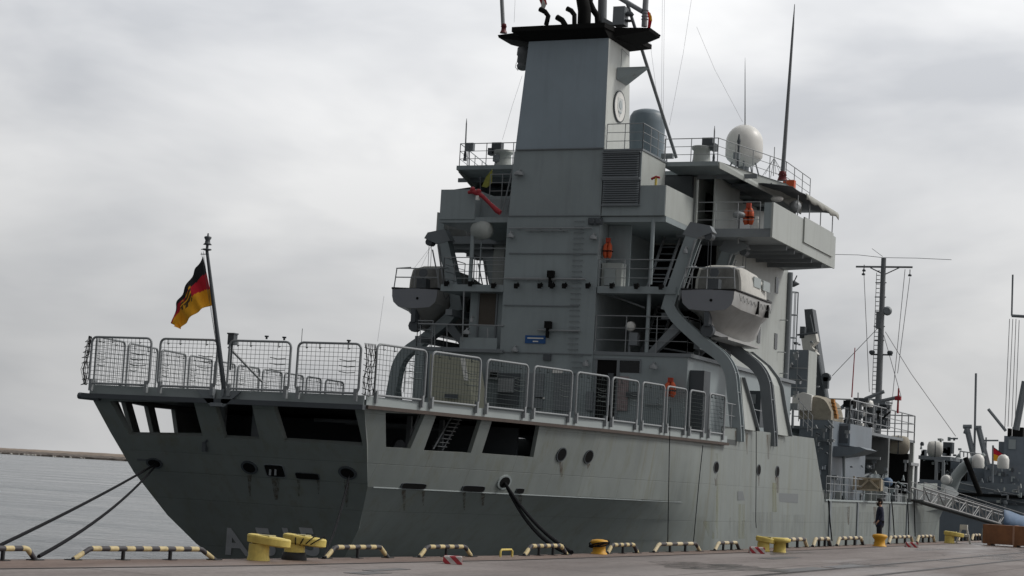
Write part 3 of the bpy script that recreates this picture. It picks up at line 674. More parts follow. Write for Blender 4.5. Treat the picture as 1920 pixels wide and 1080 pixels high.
# ================================================================== SUPERSTRUCTURE
YT_ = 69.0
def bpx(name, x0, y0, x1, y1, Y, t0, t1, m, parent=SHIP, build=True, mb=None):
    """box whose aft face covers the given part of the picture on the plane y=Y"""
    a_, b_ = onY(x0, (y0+y1)/2, Y), onY(x1, (y0+y1)/2, Y); c_, d_ = onY((x0+x1)/2, y0, Y), onY((x0+x1)/2, y1, Y)
    k = mb or MB(); k.box((a_.x, Y-t0, d_.z), (b_.x, Y+t1, c_.z))
    if mb is None: return k.build(name, m, parent)
    return k
# lower block D0-D1
mb = MB(); mb.box((-5.95, 69, 3.6), (5.95, 84, 6.78)); 
BLK = mb.build('deckhouse', 'navy', SHIP)
mb = MB(); mb.box((-5.5, 75.2, 6.9), (5.5, 84.3, 12.2)); 
M['navylight'] = mat('light_navy_paint', (.42, .445, .425), .5, .08, .4, streak=.35, streakcol=(.22, .22, .18), bump=.05, bscale=.8)
UPB = mb.build('upper_deckhouse', 'navylight', SHIP)
# boat-deck slab and gallery slab
mb = MB(); mb.box((-6.1, 68.96, 6.78), (6.1, 84.2, 6.92)); mb.build('boat_deck', 'navy2', SHIP)
for xa, xb in ((-4.9, -2.06), (2.06, 5.35)): mb = MB(); mb.box((xa, 68.9, 9.24), (xb, 75.3, 9.52)); mb.build('gallery_deck', 'navy', SHIP)
mb = MB(); mb.box((-5.2, 69.05, 12.12), (-2.02, 76, 12.34)); mb.box((2.02, 69.05, 12.12), (4.75, 76, 12.34)); mb.box((-5.4, 75, 12.21), (5.4, 84, 12.34)); mb.build('bridge_deck', 'navy', SHIP)
# central tower, tapering slightly
mb = MB()
def frustum(mb, xb0, xb1, yb0, yb1, zb, xt0, xt1, yt0, yt1, zt):
    mb.add([(xb0, yb0, zb), (xb1, yb0, zb), (xb1, yb1, zb), (xb0, yb1, zb), (xt0, yt0, zt), (xt1, yt0, zt), (xt1, yt1, zt), (xt0, yt1, zt)],
           [(3, 2, 1, 0), (4, 5, 6, 7), (0, 1, 5, 4), (1, 2, 6, 5), (2, 3, 7, 6), (3, 0, 4, 7)])
frustum(mb, -2.06, 2.0, 68.93, 75.3, 3.6, -2.06, 2.0, 68.93, 75.3, 12.36)
TOWER = mb.build('tower', 'navy', SHIP)
mb = MB(); frustum(mb, -2.02, 2.0, 68.95, 75, 12.36, -1.94, 2.02, 68.95, 75, 15.05); mb.build('tower_upper', 'navy', SHIP)
mb = MB(); frustum(mb, -1.92, 2.0, 68.99, 71.9, 15.05, -1.58, 1.95, 69.0, 71.4, 19.72); FUN = mb.build('funnel', mat('funnel_lit_side_paint', (.56, .58, .55), .5, .07, .6, streak=.3, streakcol=(.3, .3, .26)), SHIP)  # pale paint adds to the light on the funnel's starboard side
mb = MB(); mb.add([(-1.915, 68.975, 15.08), (2.0, 68.975, 15.08), (1.95, 68.985, 19.7), (-1.575, 68.985, 19.7)], [(0, 1, 2, 3)]); mb.build('aft_shade_plate', mat('funnel_shaded_blue_grey', (.32, .385, .435), .5, .08, .4, streak=.2, streakcol=(.15, .17, .19)), FUN)  # darker plate puts the shade of the aft face into its colour
# seams on the tower
for x0, y0, x1, y1 in ((968, 281, 1133, 283), (953, 405, 1127, 409), (955, 475, 1120, 477), (945, 572, 1085, 573), (942, 660, 1110, 662)):
    a_, b_ = onY(x0, y0, 68.92), onY(x1, y1, 68.92); mb = MB(); mb.box((a_.x, 68.88, a_.z-.02), (b_.x, 68.95, a_.z+.02)); mb.build('seam', 'navy2', TOWER)
# pipes and conduits with brackets
for x0, y0, x1, y1, r in ((953, 428, 1110, 427, .03), (985, 432, 1065, 432, .025), (945, 522, 1098, 524, .045), (1008, 619, 1088, 620, .04), (958, 524, 1040, 527, .03)):
    a_, b_ = onY(x0, y0, 68.8), onY(x1, y1, 68.8); b_.z = a_.z; mb = MB(); mb.tube(a_, b_, r, 6)
    for k in range(4): q = a_.lerp(b_, (k+.5)/4); mb.box(q+V((-.02, 0, -.03)), q+V((.02, .16, .03)))
    mb.build('pipe', 'rail', TOWER)
# rung ladder
for xa, ya, xb, yb, nn in ((1085, 415, 1074, 655, 24), (1082, 668, 1080, 700, 4)):
    a_, b_ = onY(xa, ya, 68.85), onY(xb, yb, 68.85); mb = MB()
    for k in range(nn): q = a_.lerp(b_, k/(nn-1)); q.x = (a_.x+b_.x)/2; mb.box(q+V((-.2, -.015, -.012)), q+V((.2, .01, .012))); 
    for s in (-.2, .2): 
        for k in range(nn): q = a_.lerp(b_, k/(nn-1)); q.x = (a_.x+b_.x)/2+s; mb.tube(q, q+V((0, .1, 0)), .01, 4)
    mb.build('rung_ladder', 'navy2', TOWER, kind=None)
# floodlights under the gallery edge
def flood(px, py, Y, s=1.0, parent=SHIP, m='dark'):
    q = onY(px, py, Y); mb = MB(); mb.box(q+V((-.1*s, -.1, -.06*s)), q+V((.1*s, .06, .08*s))); mb.box(q+V((-.07*s, -.14, -.15*s)), q+V((.07*s, -.02, -.04*s))); mb.tube(q+V((0, 0, .05)), q+V((0, .12, .12)), .025, 5)
    return mb.build('floodlight', m, parent)
for px, py in ((838, 531), (883, 531), (926, 535), (969, 535), (1013, 535), (1036, 535), (1059, 535), (1103, 535), (1148, 535), (1194, 536), (1240, 537)): flood(px, py, 68.75, .9, m='black')
for px, py in ((1033, 515), (1028, 610)): 
    q = onY(px, py, 68.75); mb = MB(); mb.box(q+V((-.13, -.12, -.12)), q+V((.13, .1, .16))); mb.box(q+V((-.09, -.02, -.5)), q+V((.02, .1, -.12))); mb.build('projector', 'black', TOWER)
def lampw(px, py, Y, r=.12, m='rail', name='wall_lamp'):
    q = onY(px, py, Y); mb = MB(); mb.lathe(q, [(r, -.1), (r, 0), (r*.6, .06), (.03, .1), (.03, .16)], 10); mb.tube(q+V((0, 0, .12)), q+V((0, .25, .16)), .025, 5); return mb.build(name, m, SHIP)
for px, py, r in ((1112, 444, .16), (957, 441, .15), (973, 324, .2), (965, 655, .14), (1098, 682, .14), (1225, 687, .17), (1285, 470, .1)): lampw(px, py, 68.75, r)
q = onY(1116, 415, 68.85); mb = MB()
for k in (-.14, .14): mb.lathe(q+V((k, 0, 0)), [(.1, -.06), (.13, -.03), (.13, .05)], 10, (0, 1, 0))
mb.box(q+V((-.3, -.02, -.14)), q+V((.3, .06, .14))); mb.build('twin_lamp', 'dark', TOWER)
# blue notice plate
bpx('notice_plate', 985, 629, 1023, 644, 68.92, .03, .0, 'blue'); NP = bpy.data.objects['notice_plate']
for k, (xa, xb, yy) in enumerate(((989, 1019, 633), (999, 1009, 639))):
    bpx('lettering_bar', xa, yy, xb, yy+2.2, 68.88, .004, 0, 'white', NP)
# boxes low on the tower and block aft face (just above the net line)
for x0, y0, x1, y1, m, nm in ((1020, 665, 1034, 676, 'dark', 'junction_box'), (915, 694, 936, 711, 'rail', 'display_frame'), (938, 710, 966, 736, 'rail', 'locker'), (1038, 692, 1056, 700, 'white', 'small_plate'), (1005, 745, 1022, 748, 'white', 'small_plate'), (935, 700, 975, 760, 'dark', 'cabinet'), (1210, 758, 1240, 760, 'rail', 'shelf'), (1140, 700, 1150, 760, 'dark', 'hose_reel'), (1040, 700, 1075, 770, 'navy2', 'steel_door'), (985, 700, 1020, 765, 'navy2', 'steel_door'), (1175, 735, 1198, 745, 'dark', 'junction_box'), (1100, 735, 1112, 770, 'navy2', 'junction_box')):
    bpx(nm, x0, y0, x1, y1, 68.94, .10 if nm != 'locker' else .22, 0, m, BLK)
bpx('screen', 919, 698, 932, 707, 68.83, .01, 0, 'black', BLK)
# doorway pair
mb = MB(); bpx('x', 1118, 675, 1157, 790, 69, .012, 0, '', mb=mb); mb.build('doorway', 'black', BLK)
mb = MB(); bpx('x', 1160, 677, 1200, 699, 69, .012, 0, '', mb=mb); mb.build('window', 'glass', BLK)
mb = MB(); bpx('x', 1115, 672, 1202, 675.5, 69, .06, 0, '', mb=mb); bpx('x', 1155, 675.5, 1160, 790, 69, .06, 0, '', mb=mb); bpx('x', 1114, 675.5, 1118, 790, 69, .06, 0, '', mb=mb); bpx('x', 1200, 675.5, 1202.5, 699, 69, .05, 0, '', mb=mb); mb.build('door_frame', 'navy2', BLK)
# white-on-red warning board (reads only as pale marks)
bpx('notice_board', 1158, 706, 1178, 770, 68.95, .03, 0, mat('faded_board', (.30, .24, .24), .6, .25, 7), BLK)
# lifebuoy lamp / orange safety suit hung on the wall
def suit(px, py, Y, lab, h=1.0, grp=None, m='orange', wide=.24):
    q = onY(px, py, Y); mb = MB(); w_ = wide
    for sd_ in (-1, 1):       # two padded fronts, a collar and folded shoulder
        mb.poly([q+V((sd_*w_*.42, 0, -h*.45)), q+V((sd_*w_*.5, -.03, -h*.3)), q+V((sd_*w_*.46, -.05, -h*.05)), q+V((sd_*w_*.5, -.03, h*.12)), q+V((sd_*w_*.25, .02, h*.24))], [w_*.3, w_*.46, w_*.5, w_*.42, w_*.3], 9)
    mb.poly([q+V((-w_*.3, .03, h*.2)), q+V((0, .07, h*.32)), q+V((w_*.3, .03, h*.2))], w_*.26, 8)
    mb.prism([q+V((-w_*.6, .03, -h*.42)), q+V((w_*.6, .03, -h*.42)), q+V((w_*.7, .03, h*.15)), q+V((-w_*.7, .03, h*.15))], (0, .06, 0))
    o = mb.build('life_jacket', m, None, q, lab); tag(o, lab, 'life jacket', grp)
    mb = MB(); mb.box(q+V((-w_*.95, -.16, -h*.16)), q+V((w_*.95, .1, -h*.11))); mb.build('strap', 'black', o)
    mb = MB(); mb.box(q+V((-w_*.45, -.06, h*.28)), q+V((w_*.35, .08, h*.5))); mb.build('hood', mat('dark_orange_'+str(px), (.42, .05, .02), .6, .1, 6), o)
    return o
suit(1257, 727, 68.6, 'orange life jacket hanging behind the safety nets beside the flight deck doorway', .78)
suit(1140, 466, 69.35, 'orange life jacket hung in the recess right of the grey tower', .85, wide=.2)
# side lockers at the corner of the lower block
mb = MB(); a_, b_ = onY(1293, 687, 69.5), onY(1314, 790, 69.5); mb.box((5.97, 69.3, 3.7), (6.55, 70.1, 6.3)); mb.build('tall_locker', 'dark', SHIP)
# recess walls and port doorway beside the tower; starboard recess shade painted as black sheets
mb = MB(); mb.box((2.02, 69.9, 9.53), (3.0, 69.98, 12.1)); mb.build('recess_wall', 'navy', SHIP)
mb = MB(); mb.box((2.02, 75.08, 9.55), (4.9, 75.19, 12.0)); mb.build('doorway', 'black', SHIP)  # black sheet painting the shade at the back of the upper recess
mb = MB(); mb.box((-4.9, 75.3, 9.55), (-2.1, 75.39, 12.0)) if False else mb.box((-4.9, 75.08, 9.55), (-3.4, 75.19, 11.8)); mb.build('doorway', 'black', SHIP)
mb = MB(); mb.box((2.02, 75.08, 6.93), (5.2, 75.19, 9.2)); mb.build('doorway', 'black', SHIP)  # lower recess back, its shade likewise painted as a black sheet
for xa, xb, m_ in ((2.05, 2.9, 'navy2'),):
    mb = MB(); mb.box((xa, 69.3, 9.52), (xb, 69.8, 10.5)); mb.build('deck_locker', 'navylight', SHIP)
mb = MB(); mb.box((2.2, 69.22, 9.6), (2.65, 69.31, 10.28)); mb.build('cabinet', 'bwhite', SHIP)
# posts beside the openings
for px0, py0, px1, py1, Y, r in ((1221, 411, 1219, 533, 69.1, .085), (1214, 547, 1212, 661, 69.1, .085), (1307, 338, 1304, 432, 72.4, .05), (889, 425, 881, 535, 69.1, .09), (901, 445, 898, 530, 69.3, .03)):
    a_, b_ = onY(px0, py0, Y), onY(px1, py1, Y); a_.x = b_.x; mb = MB(); mb.tube(a_, b_, r, 8); mb.build('post', 'navylight' if Y == 72.4 else 'navy', SHIP)
for a_, b_ in (((1130, 548), (1209, 577)), ((1222, 550), (1262, 548)), ((1215, 648), (1300, 663))):
    mb = MB(); mb.tube(onY(*a_, 70), onY(*b_, 69.6), .035, 5); mb.build('brace', 'rail', SHIP)
# inclined stairs in the recesses
for xa, za, zb in ((3.1, 6.95, 9.3), (3.2, 9.55, 12.1)):
    mb = MB()
    for s in (0, .7): mb.prism([(xa+s, 71.2, za), (xa+s, 71.45, za), (xa+s, 73.4, zb), (xa+s, 73.15, zb)], (.04, 0, 0))
    for k in range(8): f = (k+.5)/8; mb.box((xa, 71.25+f*2, za+(zb-za)*f), (xa+.7, 71.45+f*2, za+(zb-za)*f+.03))
    mb.build('stair', 'navy2', SHIP)
# a searchlight with a white lens in the lower recess
q = onY(1182, 612, 69.3); mb = MB(); mb.lathe(q, [(.05, -.1), (.17, -.08), (.2, .02), (.2, .16), (.1, .2)], 12, (-.2, 1, .1)); mb.build('searchlight', 'white', SHIP)
mb = MB(); mb.tube(q+V((0, 0.05, -.15)), (q.x, q.y, 6.92), .05, 6); mb.box((q.x-.0, q.y-.1, q.z-.75), (q.x+.35, q.y+.2, q.z-.25)); mb.build('pedestal', 'navy2', SHIP)
# railings
def railing(pts, h=1.05, n=3, sp=1.25, m='rail', r=.02, parent=SHIP):
    mb = MB(); rails(mb, pts, h, n, sp, r); return mb.build('railing', m, parent)
railing([(2.05, 69.0, 9.5), (5.3, 69.0, 9.5), (5.3, 71, 9.5)], 1.1, 3)
railing([(-4.85, 71, 9.5), (-4.85, 69.0, 9.5), (-2.1, 69.0, 9.5)], 1.15, 4)
railing([(2.05, 69.0, 6.9), (5.9, 69.0, 6.9), (5.9, 70.5, 6.9)], 1.45, 3)
railing([(-5.9, 84, 6.9), (-5.9, 69.0, 6.9), (-5.2, 69.0, 6.9)], 1.1, 3)
mb = MB(); mb.tube(onY(900, 465, 69.2), onY(953, 466, 69.2), .025, 5); mb.tube(onY(900, 488, 69.2), onY(953, 489, 69.2), .02, 5); mb.build('railing', 'rail', SHIP)
# port side booth with a brown door and its open parapet
mb = MB(); a_ = onY(880, 600, 69.6); b_ = onY(944, 600, 69.6); mb.box((a_.x, 69.6, 6.9), (b_.x, 73, 9.24)); mb.build('booth', 'navy', SHIP)
bpx('brown_door', 898, 550, 929, 610, 69.6, .03, 0, mat('brown_shutter', (.085, .07, .055), .6, .1, 4))
mb = MB(); bpx('x', 895, 547, 898, 655, 69.6, .06, 0, '', mb=mb); bpx('x', 929, 547, 932, 655, 69.6, .06, 0, '', mb=mb); mb.build('door_frame', 'navy2', SHIP)
bpx('parapet', 862, 633, 931, 655, 68.9, .0, .12, 'navy')
mb = MB(); bpx('x', 830, 654, 942, 660, 68.8, 0, .9, '', mb=mb); mb.build('catwalk', 'navy2', SHIP)
for x0, y0, x1, y1 in ((784, 607, 945, 611), (870, 545, 867, 640), (914, 615, 914, 633)):
    mb = MB(); mb.tube(onY(x0, y0, 68.9), onY(x1, y1, 68.9), .03, 5); mb.build('rail_bar', 'rail', SHIP)
lampw(875, 622, 68.8, .16); lampw(884, 600, 68.9, .08, 'rail')
for px in (788, 815, 838): 
    mb = MB(); mb.tube(onY(px, 610, 69.2), onY(px, 655, 69.2), .02, 4); mb.build('rail_post', 'rail', SHIP)
railing([onY(757, 735, 70), onY(800, 737, 70)], 1.3, 3, .6, 'dark')
mb = MB(); mb.tube(onY(800, 660, 69), onY(797, 745, 69), .1, 8); mb.build('post', 'dark', SHIP)
# louvre block right of the tower top
mb = MB(); mb.box((2.02, 69.0, 12.36), (3.64, 71.8, 15.0)); LB = mb.build('louvre_house', 'navylight', SHIP)
mb = MB(); mb.box((2.05, 68.95, 12.36), (4.66, 68.99, 12.75)); mb.box((3.45, 68.95, 12.75), (3.64, 68.99, 14.98)); mb.build('aft_trim', 'navy', LB)
for y0, y1 in ((287, 333), (338, 384)):
    a_, b_ = onY(1131, y0, 68.9), onY(1198, y1, 68.9); mb = MB()
    mb.box((a_.x, 68.9, b_.z), (b_.x, 68.99, a_.z)); LV = mb.build('louvre_grille', 'dark', LB); mb = MB(); nn = 11
    for k in range(nn): z = b_.z+(a_.z-b_.z)*(k+.3)/nn; mb.prism([(a_.x+.03, 68.83, z), (a_.x+.03, 68.9, z+.07), (a_.x+.03, 68.9, z+.055), (a_.x+.03, 68.83, z-.015)], (b_.x-a_.x-.06, 0, 0))
    mb.build('slats', 'navy2', LV)
    mb = MB(); mb.box((a_.x-.03, 68.82, a_.z-.01), (b_.x+.03, 68.95, a_.z+.04)); mb.box((a_.x-.03, 68.82, b_.z-.04), (b_.x+.03, 68.95, b_.z+.01)); mb.build('frame', 'navy2', LV)
mb = MB(); mb.box((2.0, 68.93, 14.98), (3.68, 71.85, 15.06)); mb.build('roof', 'navy2', LB)
# balcony tub starboard and its larger port counterpart
def tub(name, x0, x1, y0, y1, z0, z1, m):
    mb = MB(); t = .06; mb.box((x0, y0, z0), (x1, y0+t, z1)); mb.box((x0, y1-t, z0), (x1, y1, z1)); mb.box((x0, y0+t, z0), (x0+t, y1-t, z1)); mb.box((x1-t, y0+t, z0), (x1, y1-t, z1)); mb.box((x0+t, y0+t, z0), (x1-t, y1-t, z0+.08)); return mb.build(name, m, SHIP)
tub('balcony', 3.55, 4.72, 69.0, 72.4, 12.36, 13.58, 'navylight')
mb = MB(); mb.box((3.57, 68.96, 12.38), (4.70, 68.995, 13.56)); mb.build('balcony_plate', 'navy', SHIP)
tub('balcony', -5.2, -3.6, 69.0, 72.0, 12.25, 13.5, 'navy')
mb = MB(); mb.box((-3.6, 69.6, 12.3), (-2.1, 69.66, 13.3)); mb.build('parapet', 'navy', SHIP)
railing([(-3.2, 69.5, 12.8), (-2.1, 69.5, 12.8)], 1.4, 4, .6)
for a_, b_ in (((964, 305), (942, 398)), ((972, 305), (950, 398))):
    mb = MB(); mb.tube(onY(*a_, 69.4), onY(*b_, 69.4), .03, 5); mb.build('stair_stringer', 'rail', SHIP)
# red steel arm folded over the port balcony
mb = MB(); P_ = [onY(a_, b_, 68.8) for a_, b_ in ((878, 361), (886, 359), (895, 362), (905, 368), (920, 383), (932, 395), (938, 399))]
mb.poly(P_, [.07, .1, .12, .09, .08, .12, .1], 8); mb.sphere(P_[1]+V((0, 0, .08)), .12, 8); mb.sphere(P_[2]+V((.05, 0, .05)), .13, 8); o = mb.build('hoist_arm', 'red', SHIP)
mb = MB(); mb.box(P_[2]+V((-.02, -.1, -.3)), P_[2]+V((.12, .02, -.12))); mb.build('tag', 'white', o)
# bell-shaped grey fan cowl under the port balcony
q = onY(905, 432, 69.2); mb = MB(); mb.lathe(q, [(.28, -.4), (.36, -.36), (.40, 0), (.38, .2), (.3, .36), (.15, .42)], 16, (.9, -.25, 0)); mb.build('fan_cowl', 'navylight', SHIP)
# ---------------------------------------------------------------- bridge: deckhouse, roof, wings
ZR = 15.02
mb = MB(); mb.box((-4.3, 74.2, 12.34), (4.3, 84, 14.82)); BR = mb.build('wheelhouse', 'navylight', SHIP)
mb = MB(); mb.box((4.0, 72.8, 12.34), (5.1, 74.1, 14.8)); 
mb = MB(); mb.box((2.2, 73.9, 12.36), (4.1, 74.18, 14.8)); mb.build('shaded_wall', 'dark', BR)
for y in (75.2, 77.6, 80.0):
    for s in (1, -1):
        mb = MB(); mb.box((s*4.29, y, 13.4), (s*4.33, y+1.7, 14.3)); mb.build('window', 'glass', BR)
mb = MB()
ro = [(3.45, 71.9), (5.85, 71.9), (6.15, 73.2), (7.15, 77.6), (7.0, 84.6), (-7.0, 84.6), (-7.15, 77.6), (-5.98, 71.9), (-3.3, 71.9), (-3.3, 74), (3.45, 74)]
mb.prism([(x, y, ZR-.16) for x, y in ro], (0, 0, .18)); RF = mb.build('bridge_roof', 'navy', SHIP)
for s in (1, -1):
    mb = MB(); mb.prism([(s*5.87, 71.9, ZR), (s*7.15, 77.4, ZR), (s*7.3, 79.6, ZR-.2), (s*7.25, 79.6, ZR-1.0), (s*7.05, 77.4, ZR-.75), (s*5.87, 72, ZR-.26)], (s*.05, 0, 0)); mb.build('roof_fascia', 'navylight', RF)
for x0, x1 in ((5.5, 5.6),):
    for y in (74, 76.2, 78.4, 80.6, 82.8):
        for s in (1, -1): mb = MB(); mb.box((s*4.3, y, ZR-.34), (s*6.9, y+.08, ZR-.16)); mb.build('roof_beam', 'navy2', RF)
for s in (1, -1):
    # wing floor, outboard bulwark, aft end return, wind deflector plate
    ya_ = 72.4 if s > 0 else 74.6
    mb = MB(); mb.prism([(s*4.0, ya_+.05, 12.0), (s*8.05, ya_+.05, 12.0), (s*8.05, 82.5, 12.0), (s*4.0, 84.2, 12.0)], (0, 0, .34)); WG = mb.build('bridge_wing', 'navy2', SHIP)  # floor takes a darker grey to deepen the shade under the wing
    mb = MB(); mb.prism([(s*8.05, ya_, 11.98), (s*8.05, 82.6, 11.98), (s*8.05, 82.6, 13.42), (s*8.05, ya_, 13.42)], (s*.08, 0, 0)); mb.build('wing_bulwark', 'navylight', WG)
    mb = MB(); mb.box((s*8.05, ya_, 12.34), (s*7.75, ya_+.06, 13.4)); mb.build('wing_end', 'navy', WG); mb = MB(); mb.box((s*8.05, 82.5, 12.34), (s*4.5, 82.56, 13.4)); mb.build('wing_end', 'navy', WG)
    mb = MB(); mb.box((s*8.13, 77.0, 12.42), (s*8.2, 81.9, 13.5)); mb.build('deflector_plate', 'navylight', WG)
    for y in (75.0, 76.2, 77.6, 79, 80.8):
        mb = MB(); mb.box((s*5.5, y, 11.8), (s*8.0, y+.07, 11.99)); mb.build('wing_beam', 'navy2', WG)
    rails(mb := MB(), [(s*4.75, ya_+.1, 12.34), (s*7.55, ya_+.1, 12.34)], 1.1, 3, 1.1, .018); mb.build('railing', 'rail', WG)
    # awning over the forward half of the wing: dark underside, tan valance outboard
    for y in (76.4, 78.3, 80.2, 82.3):
        mb = MB(); mb.tube((s*8.02, y, 13.3), (s*8.02, y, 14.35), .025, 5); mb.build('awning_post', 'rail', WG)
    mb = MB(); n_ = 12; vs = []
    for i in range(n_+1):
        y = 75.2+7.6*i/n_
        for x, z in ((5.4, 14.62), (6.8, 14.66), (8.1, 14.5)): vs.append((s*x, y, z-.05*sin(i*pi/n_*4)**2))
    mb.add(vs, [(i*3+k, i*3+3+k, i*3+4+k, i*3+1+k) for i in range(n_) for k in range(2)], True); aw = mb.build('awning', 'dark', WG); md = aw.modifiers.new('t', 'SOLIDIFY'); md.thickness = .03
    mb = MB(); vs = []
    for i in range(n_+1):
        y = 77.2+5.6*i/n_; dz = .06*sin(i*1.9)
        for x, z in ((8.11, 14.56), (8.17, 14.44), (8.16, 14.28+dz)): vs.append((s*x, y, z))
    mb.add(vs, [(i*3+k, i*3+3+k, i*3+4+k, i*3+1+k) for i in range(n_) for k in range(2)], True); va = mb.build('valance', 'canvas', aw); md = va.modifiers.new('t', 'SOLIDIFY'); md.thickness = .02
# light wall panel, hatch, red gear on the starboard bridge deck
mb = MB(); mb.box((5.05, 74.0, 12.36), (5.1, 77.5, 14.8)); mb.box((4.3, 77.4, 12.36), (5.05, 77.45, 14.8)); mb.build('side_screen', 'navylight', SHIP)
q = onY(1404, 400, 73.2); suit(1404, 402, 73.2, 'red and orange survival suit hanging on the bridge wing behind the rail', .95, m='orange', wide=.24)
q = onY(1386, 402, 73.0); mb = MB(); mb.lathe(q, [(.04, -1.2), (.05, -.15), (.25, -.12), (.27, .0), (.2, .08), (.05, .12)], 12); mb.build('pelorus', 'rail', SHIP)
q = onY(1419, 415, 73.0); mb = MB(); mb.box(q+V((-.06, -.05, -.3)), q+V((.06, .05, .2))); mb.build('white_bottle', 'white', SHIP)
q = onY(1490, 388, 77); mb = MB(); mb.lathe(q, [(.2, -.22), (.26, 0), (.24, .2), (.1, .26)], 12, (.5, -.8, .1)); mb.tube(q, q+V((0, .1, -.8)), .06, 6); mb.build('searchlight', 'rail', SHIP)
q = onY(1457, 373, 76); mb = MB(); mb.sphere(q, .22, 10, (1.3, 1, .6)); mb.build('wing_light', 'white', SHIP)
# roof railings
railing([(2.05, 69.1, 15.06), (3.6, 69.1, 15.06), (3.6, 71.8, 15.06)], 1.05, 3, .9)
railing([(3.5, 72.0, ZR), (5.8, 72.0, ZR), (7.1, 77.6, ZR), (7.0, 82, ZR)], 1.0, 3, 1.5)
railing([(-2.1, 72.0, ZR), (-5.9, 72.0, ZR), (-7.1, 77.6, ZR)], 1.0, 3, 1.5)
# side details: vertical trunk pipe, slit windows, bracket
mb = MB(); mb.tube((5.58, 84.35, 6.9), (5.58, 84.35, 12), .14, 8); mb.build('trunk_pipe', 'navy2', SHIP)
for px, py in ((1456, 535), (1422, 628), (1454, 640)):
    q = onU(px, py, 5.5); mb = MB(); mb.box((5.5, q.y-.22, q.z-.36), (5.53, q.y+.22, q.z+.36)); mb.build('slit_window', 'glass', UPB)
for px, py in ((1462, 600), (1462, 700), (1458, 660)):
    q = onU(px, py, 5.5); mb = MB(); mb.tube(q, q+V((.3, 0, 0)), .02, 4); mb.tube(q+V((.3, 0, 0)), q+V((.3, .3, 0)), .02, 4); mb.build('bracket', 'rail', UPB)
# ---------------------------------------------------------------- funnel cap, pipes, masts, crest
capz = 19.75
mb = MB()
mb.add([(-1.62, 68.95, 19.64), (1.97, 68.95, 19.64), (1.97, 71.42, 19.64), (-1.62, 71.42, 19.64), (-2.1, 68.5, 19.95), (1.9, 68.5, 19.95), (2.5, 72.4, 19.95), (-2.5, 72.4, 19.95)], [(3, 2, 1, 0), (0, 1, 5, 4), (1, 2, 6, 5), (2, 3, 7, 6), (3, 0, 4, 7), (4, 5, 6, 7)])
mb.prism([(-2.15, 68.45, 19.95), (1.95, 68.45, 19.95), (2.55, 72.4, 19.95), (-2.55, 72.4, 19.95)], (0, 0, .2))
for s in (1, -1):      # outrigger wings of the cap
    mb.add([(s*1.7, 69.2, 19.68), (s*1.7, 71.6, 19.68), (s*3.35, 71.1, 20.08), (s*3.35, 69.8, 20.08), (s*2.0, 69.2, 20.12), (s*2.0, 71.6, 20.12), (s*3.4, 71.1, 20.2), (s*3.4, 69.8, 20.2)],
           [(0, 1, 2, 3), (4, 7, 6, 5), (0, 3, 7, 4), (3, 2, 6, 7), (2, 1, 5, 6)])
CAP = mb.build('funnel_cap', 'black', SHIP)
mb = MB(); mb.poly([onY(1024, 47, 69.3), onY(1028, 30, 69.3), onY(1022, 22, 69.3), onY(1012, 17, 69.3)], .105, 8); mb.build('exhaust_pipe', 'black', CAP)
mb = MB(); mb.poly([onY(1077, 46, 69.3), onY(1077, 28, 69.3), onY(1071, 20, 69.3), onY(1063, 16, 69.3)], .105, 8); mb.build('exhaust_pipe', 'black', CAP)
mb = MB(); mb.poly([onY(1060, 48, 69.3), onY(1054, 38, 69.3), onY(1044, 32, 69.3)], .12, 8); mb.build('exhaust_pipe', 'black', CAP)
mb = MB(); mb.poly([onY(1095, 48, 70), onY(1096, 20, 70), onY(1090, -12, 70), onY(1070, -40, 70)], [.28, .28, .27, .26], 12); mb.build('exhaust_pipe', 'black', CAP)
mb = MB(); mb.poly([onY(1121, 48, 70.4), onY(1120, 30, 70.4), onY(1112, 18, 70.4), onY(1106, 4, 70.4), onY(1110, -20, 70.4)], .13, 8); mb.build('exhaust_pipe', 'black', CAP)
M['mastgrey'] = mat('mast_grey', (.15, .16, .17), .5, .08, 2)
a_, b_ = onY(1129, 45, 70.9), onY(1132, -150, 70.9); mb = MB(); mb.tube(a_, b_, .19, 12); mb.build('mast_pole', 'mastgrey', SHIP)
a_, b_ = onY(1208, 50, 70.4), onY(1214, -60, 70.4); mb = MB(); mb.tube(a_, b_, .12, 10)
for k in range(4): q = a_.lerp(b_, .12+.05*k); mb.tube(q, q+(b_-a_).normalized()*.02, .15, 10)
mb.build('mast_pole', 'rail', SHIP)
a_, b_ = onY(944, 62, 70.2), onY(937, -80, 70.2); mb = MB(); mb.tube(a_.lerp(b_, .1), b_, .085, 10); WA = mb.build('whip_antenna', 'rail', SHIP)
mb = MB(); mb.lathe(a_, [(.16, 0), (.11, .12), (.10, .25), (.13, .26), (.09, .4)], 10); mb.build('base', mat('dark_red_base', (.16, .02, .025), .5, .1, 3), WA)
mb = MB(); mb.tube(onY(1160, -5, 70.6), onY(1205, 22, 70.4), .1, 8); mb.build('yard_arm', 'rail', SHIP)
mb = MB(); mb.tube(onY(1174, 0, 71.5), onY(1268, 296, 75.0), .07, 8); ST = mb.build('mast_strut', 'mastgrey', SHIP)
q = onY(1165, 30, 70.2); mb = MB(); mb.box(q+V((-.28, -.25, -.42)), q+V((.22, .25, .35))); mb.build('equipment_box', 'navy2', CAP)
q = onY(1180, 27, 70.2); mb = MB(); mb.lathe(q, [(.16, -.06), (.2, 0), (.12, .1)], 10); mb.lathe(q+V((-.05, 0, -.28)), [(.2, 0), (.21, .02), (.19, .03)], 14); mb.build('lamp_cluster', 'dark', CAP)
q = onY(1145, 38, 70.4); mb = MB(); mb.prism([q+V((-.4, 0, -.2)), q+V((.3, 0, -.2)), q+V((-.35, 0, .15))], (0, .3, 0)); mb.build('bracket', 'rail', CAP)
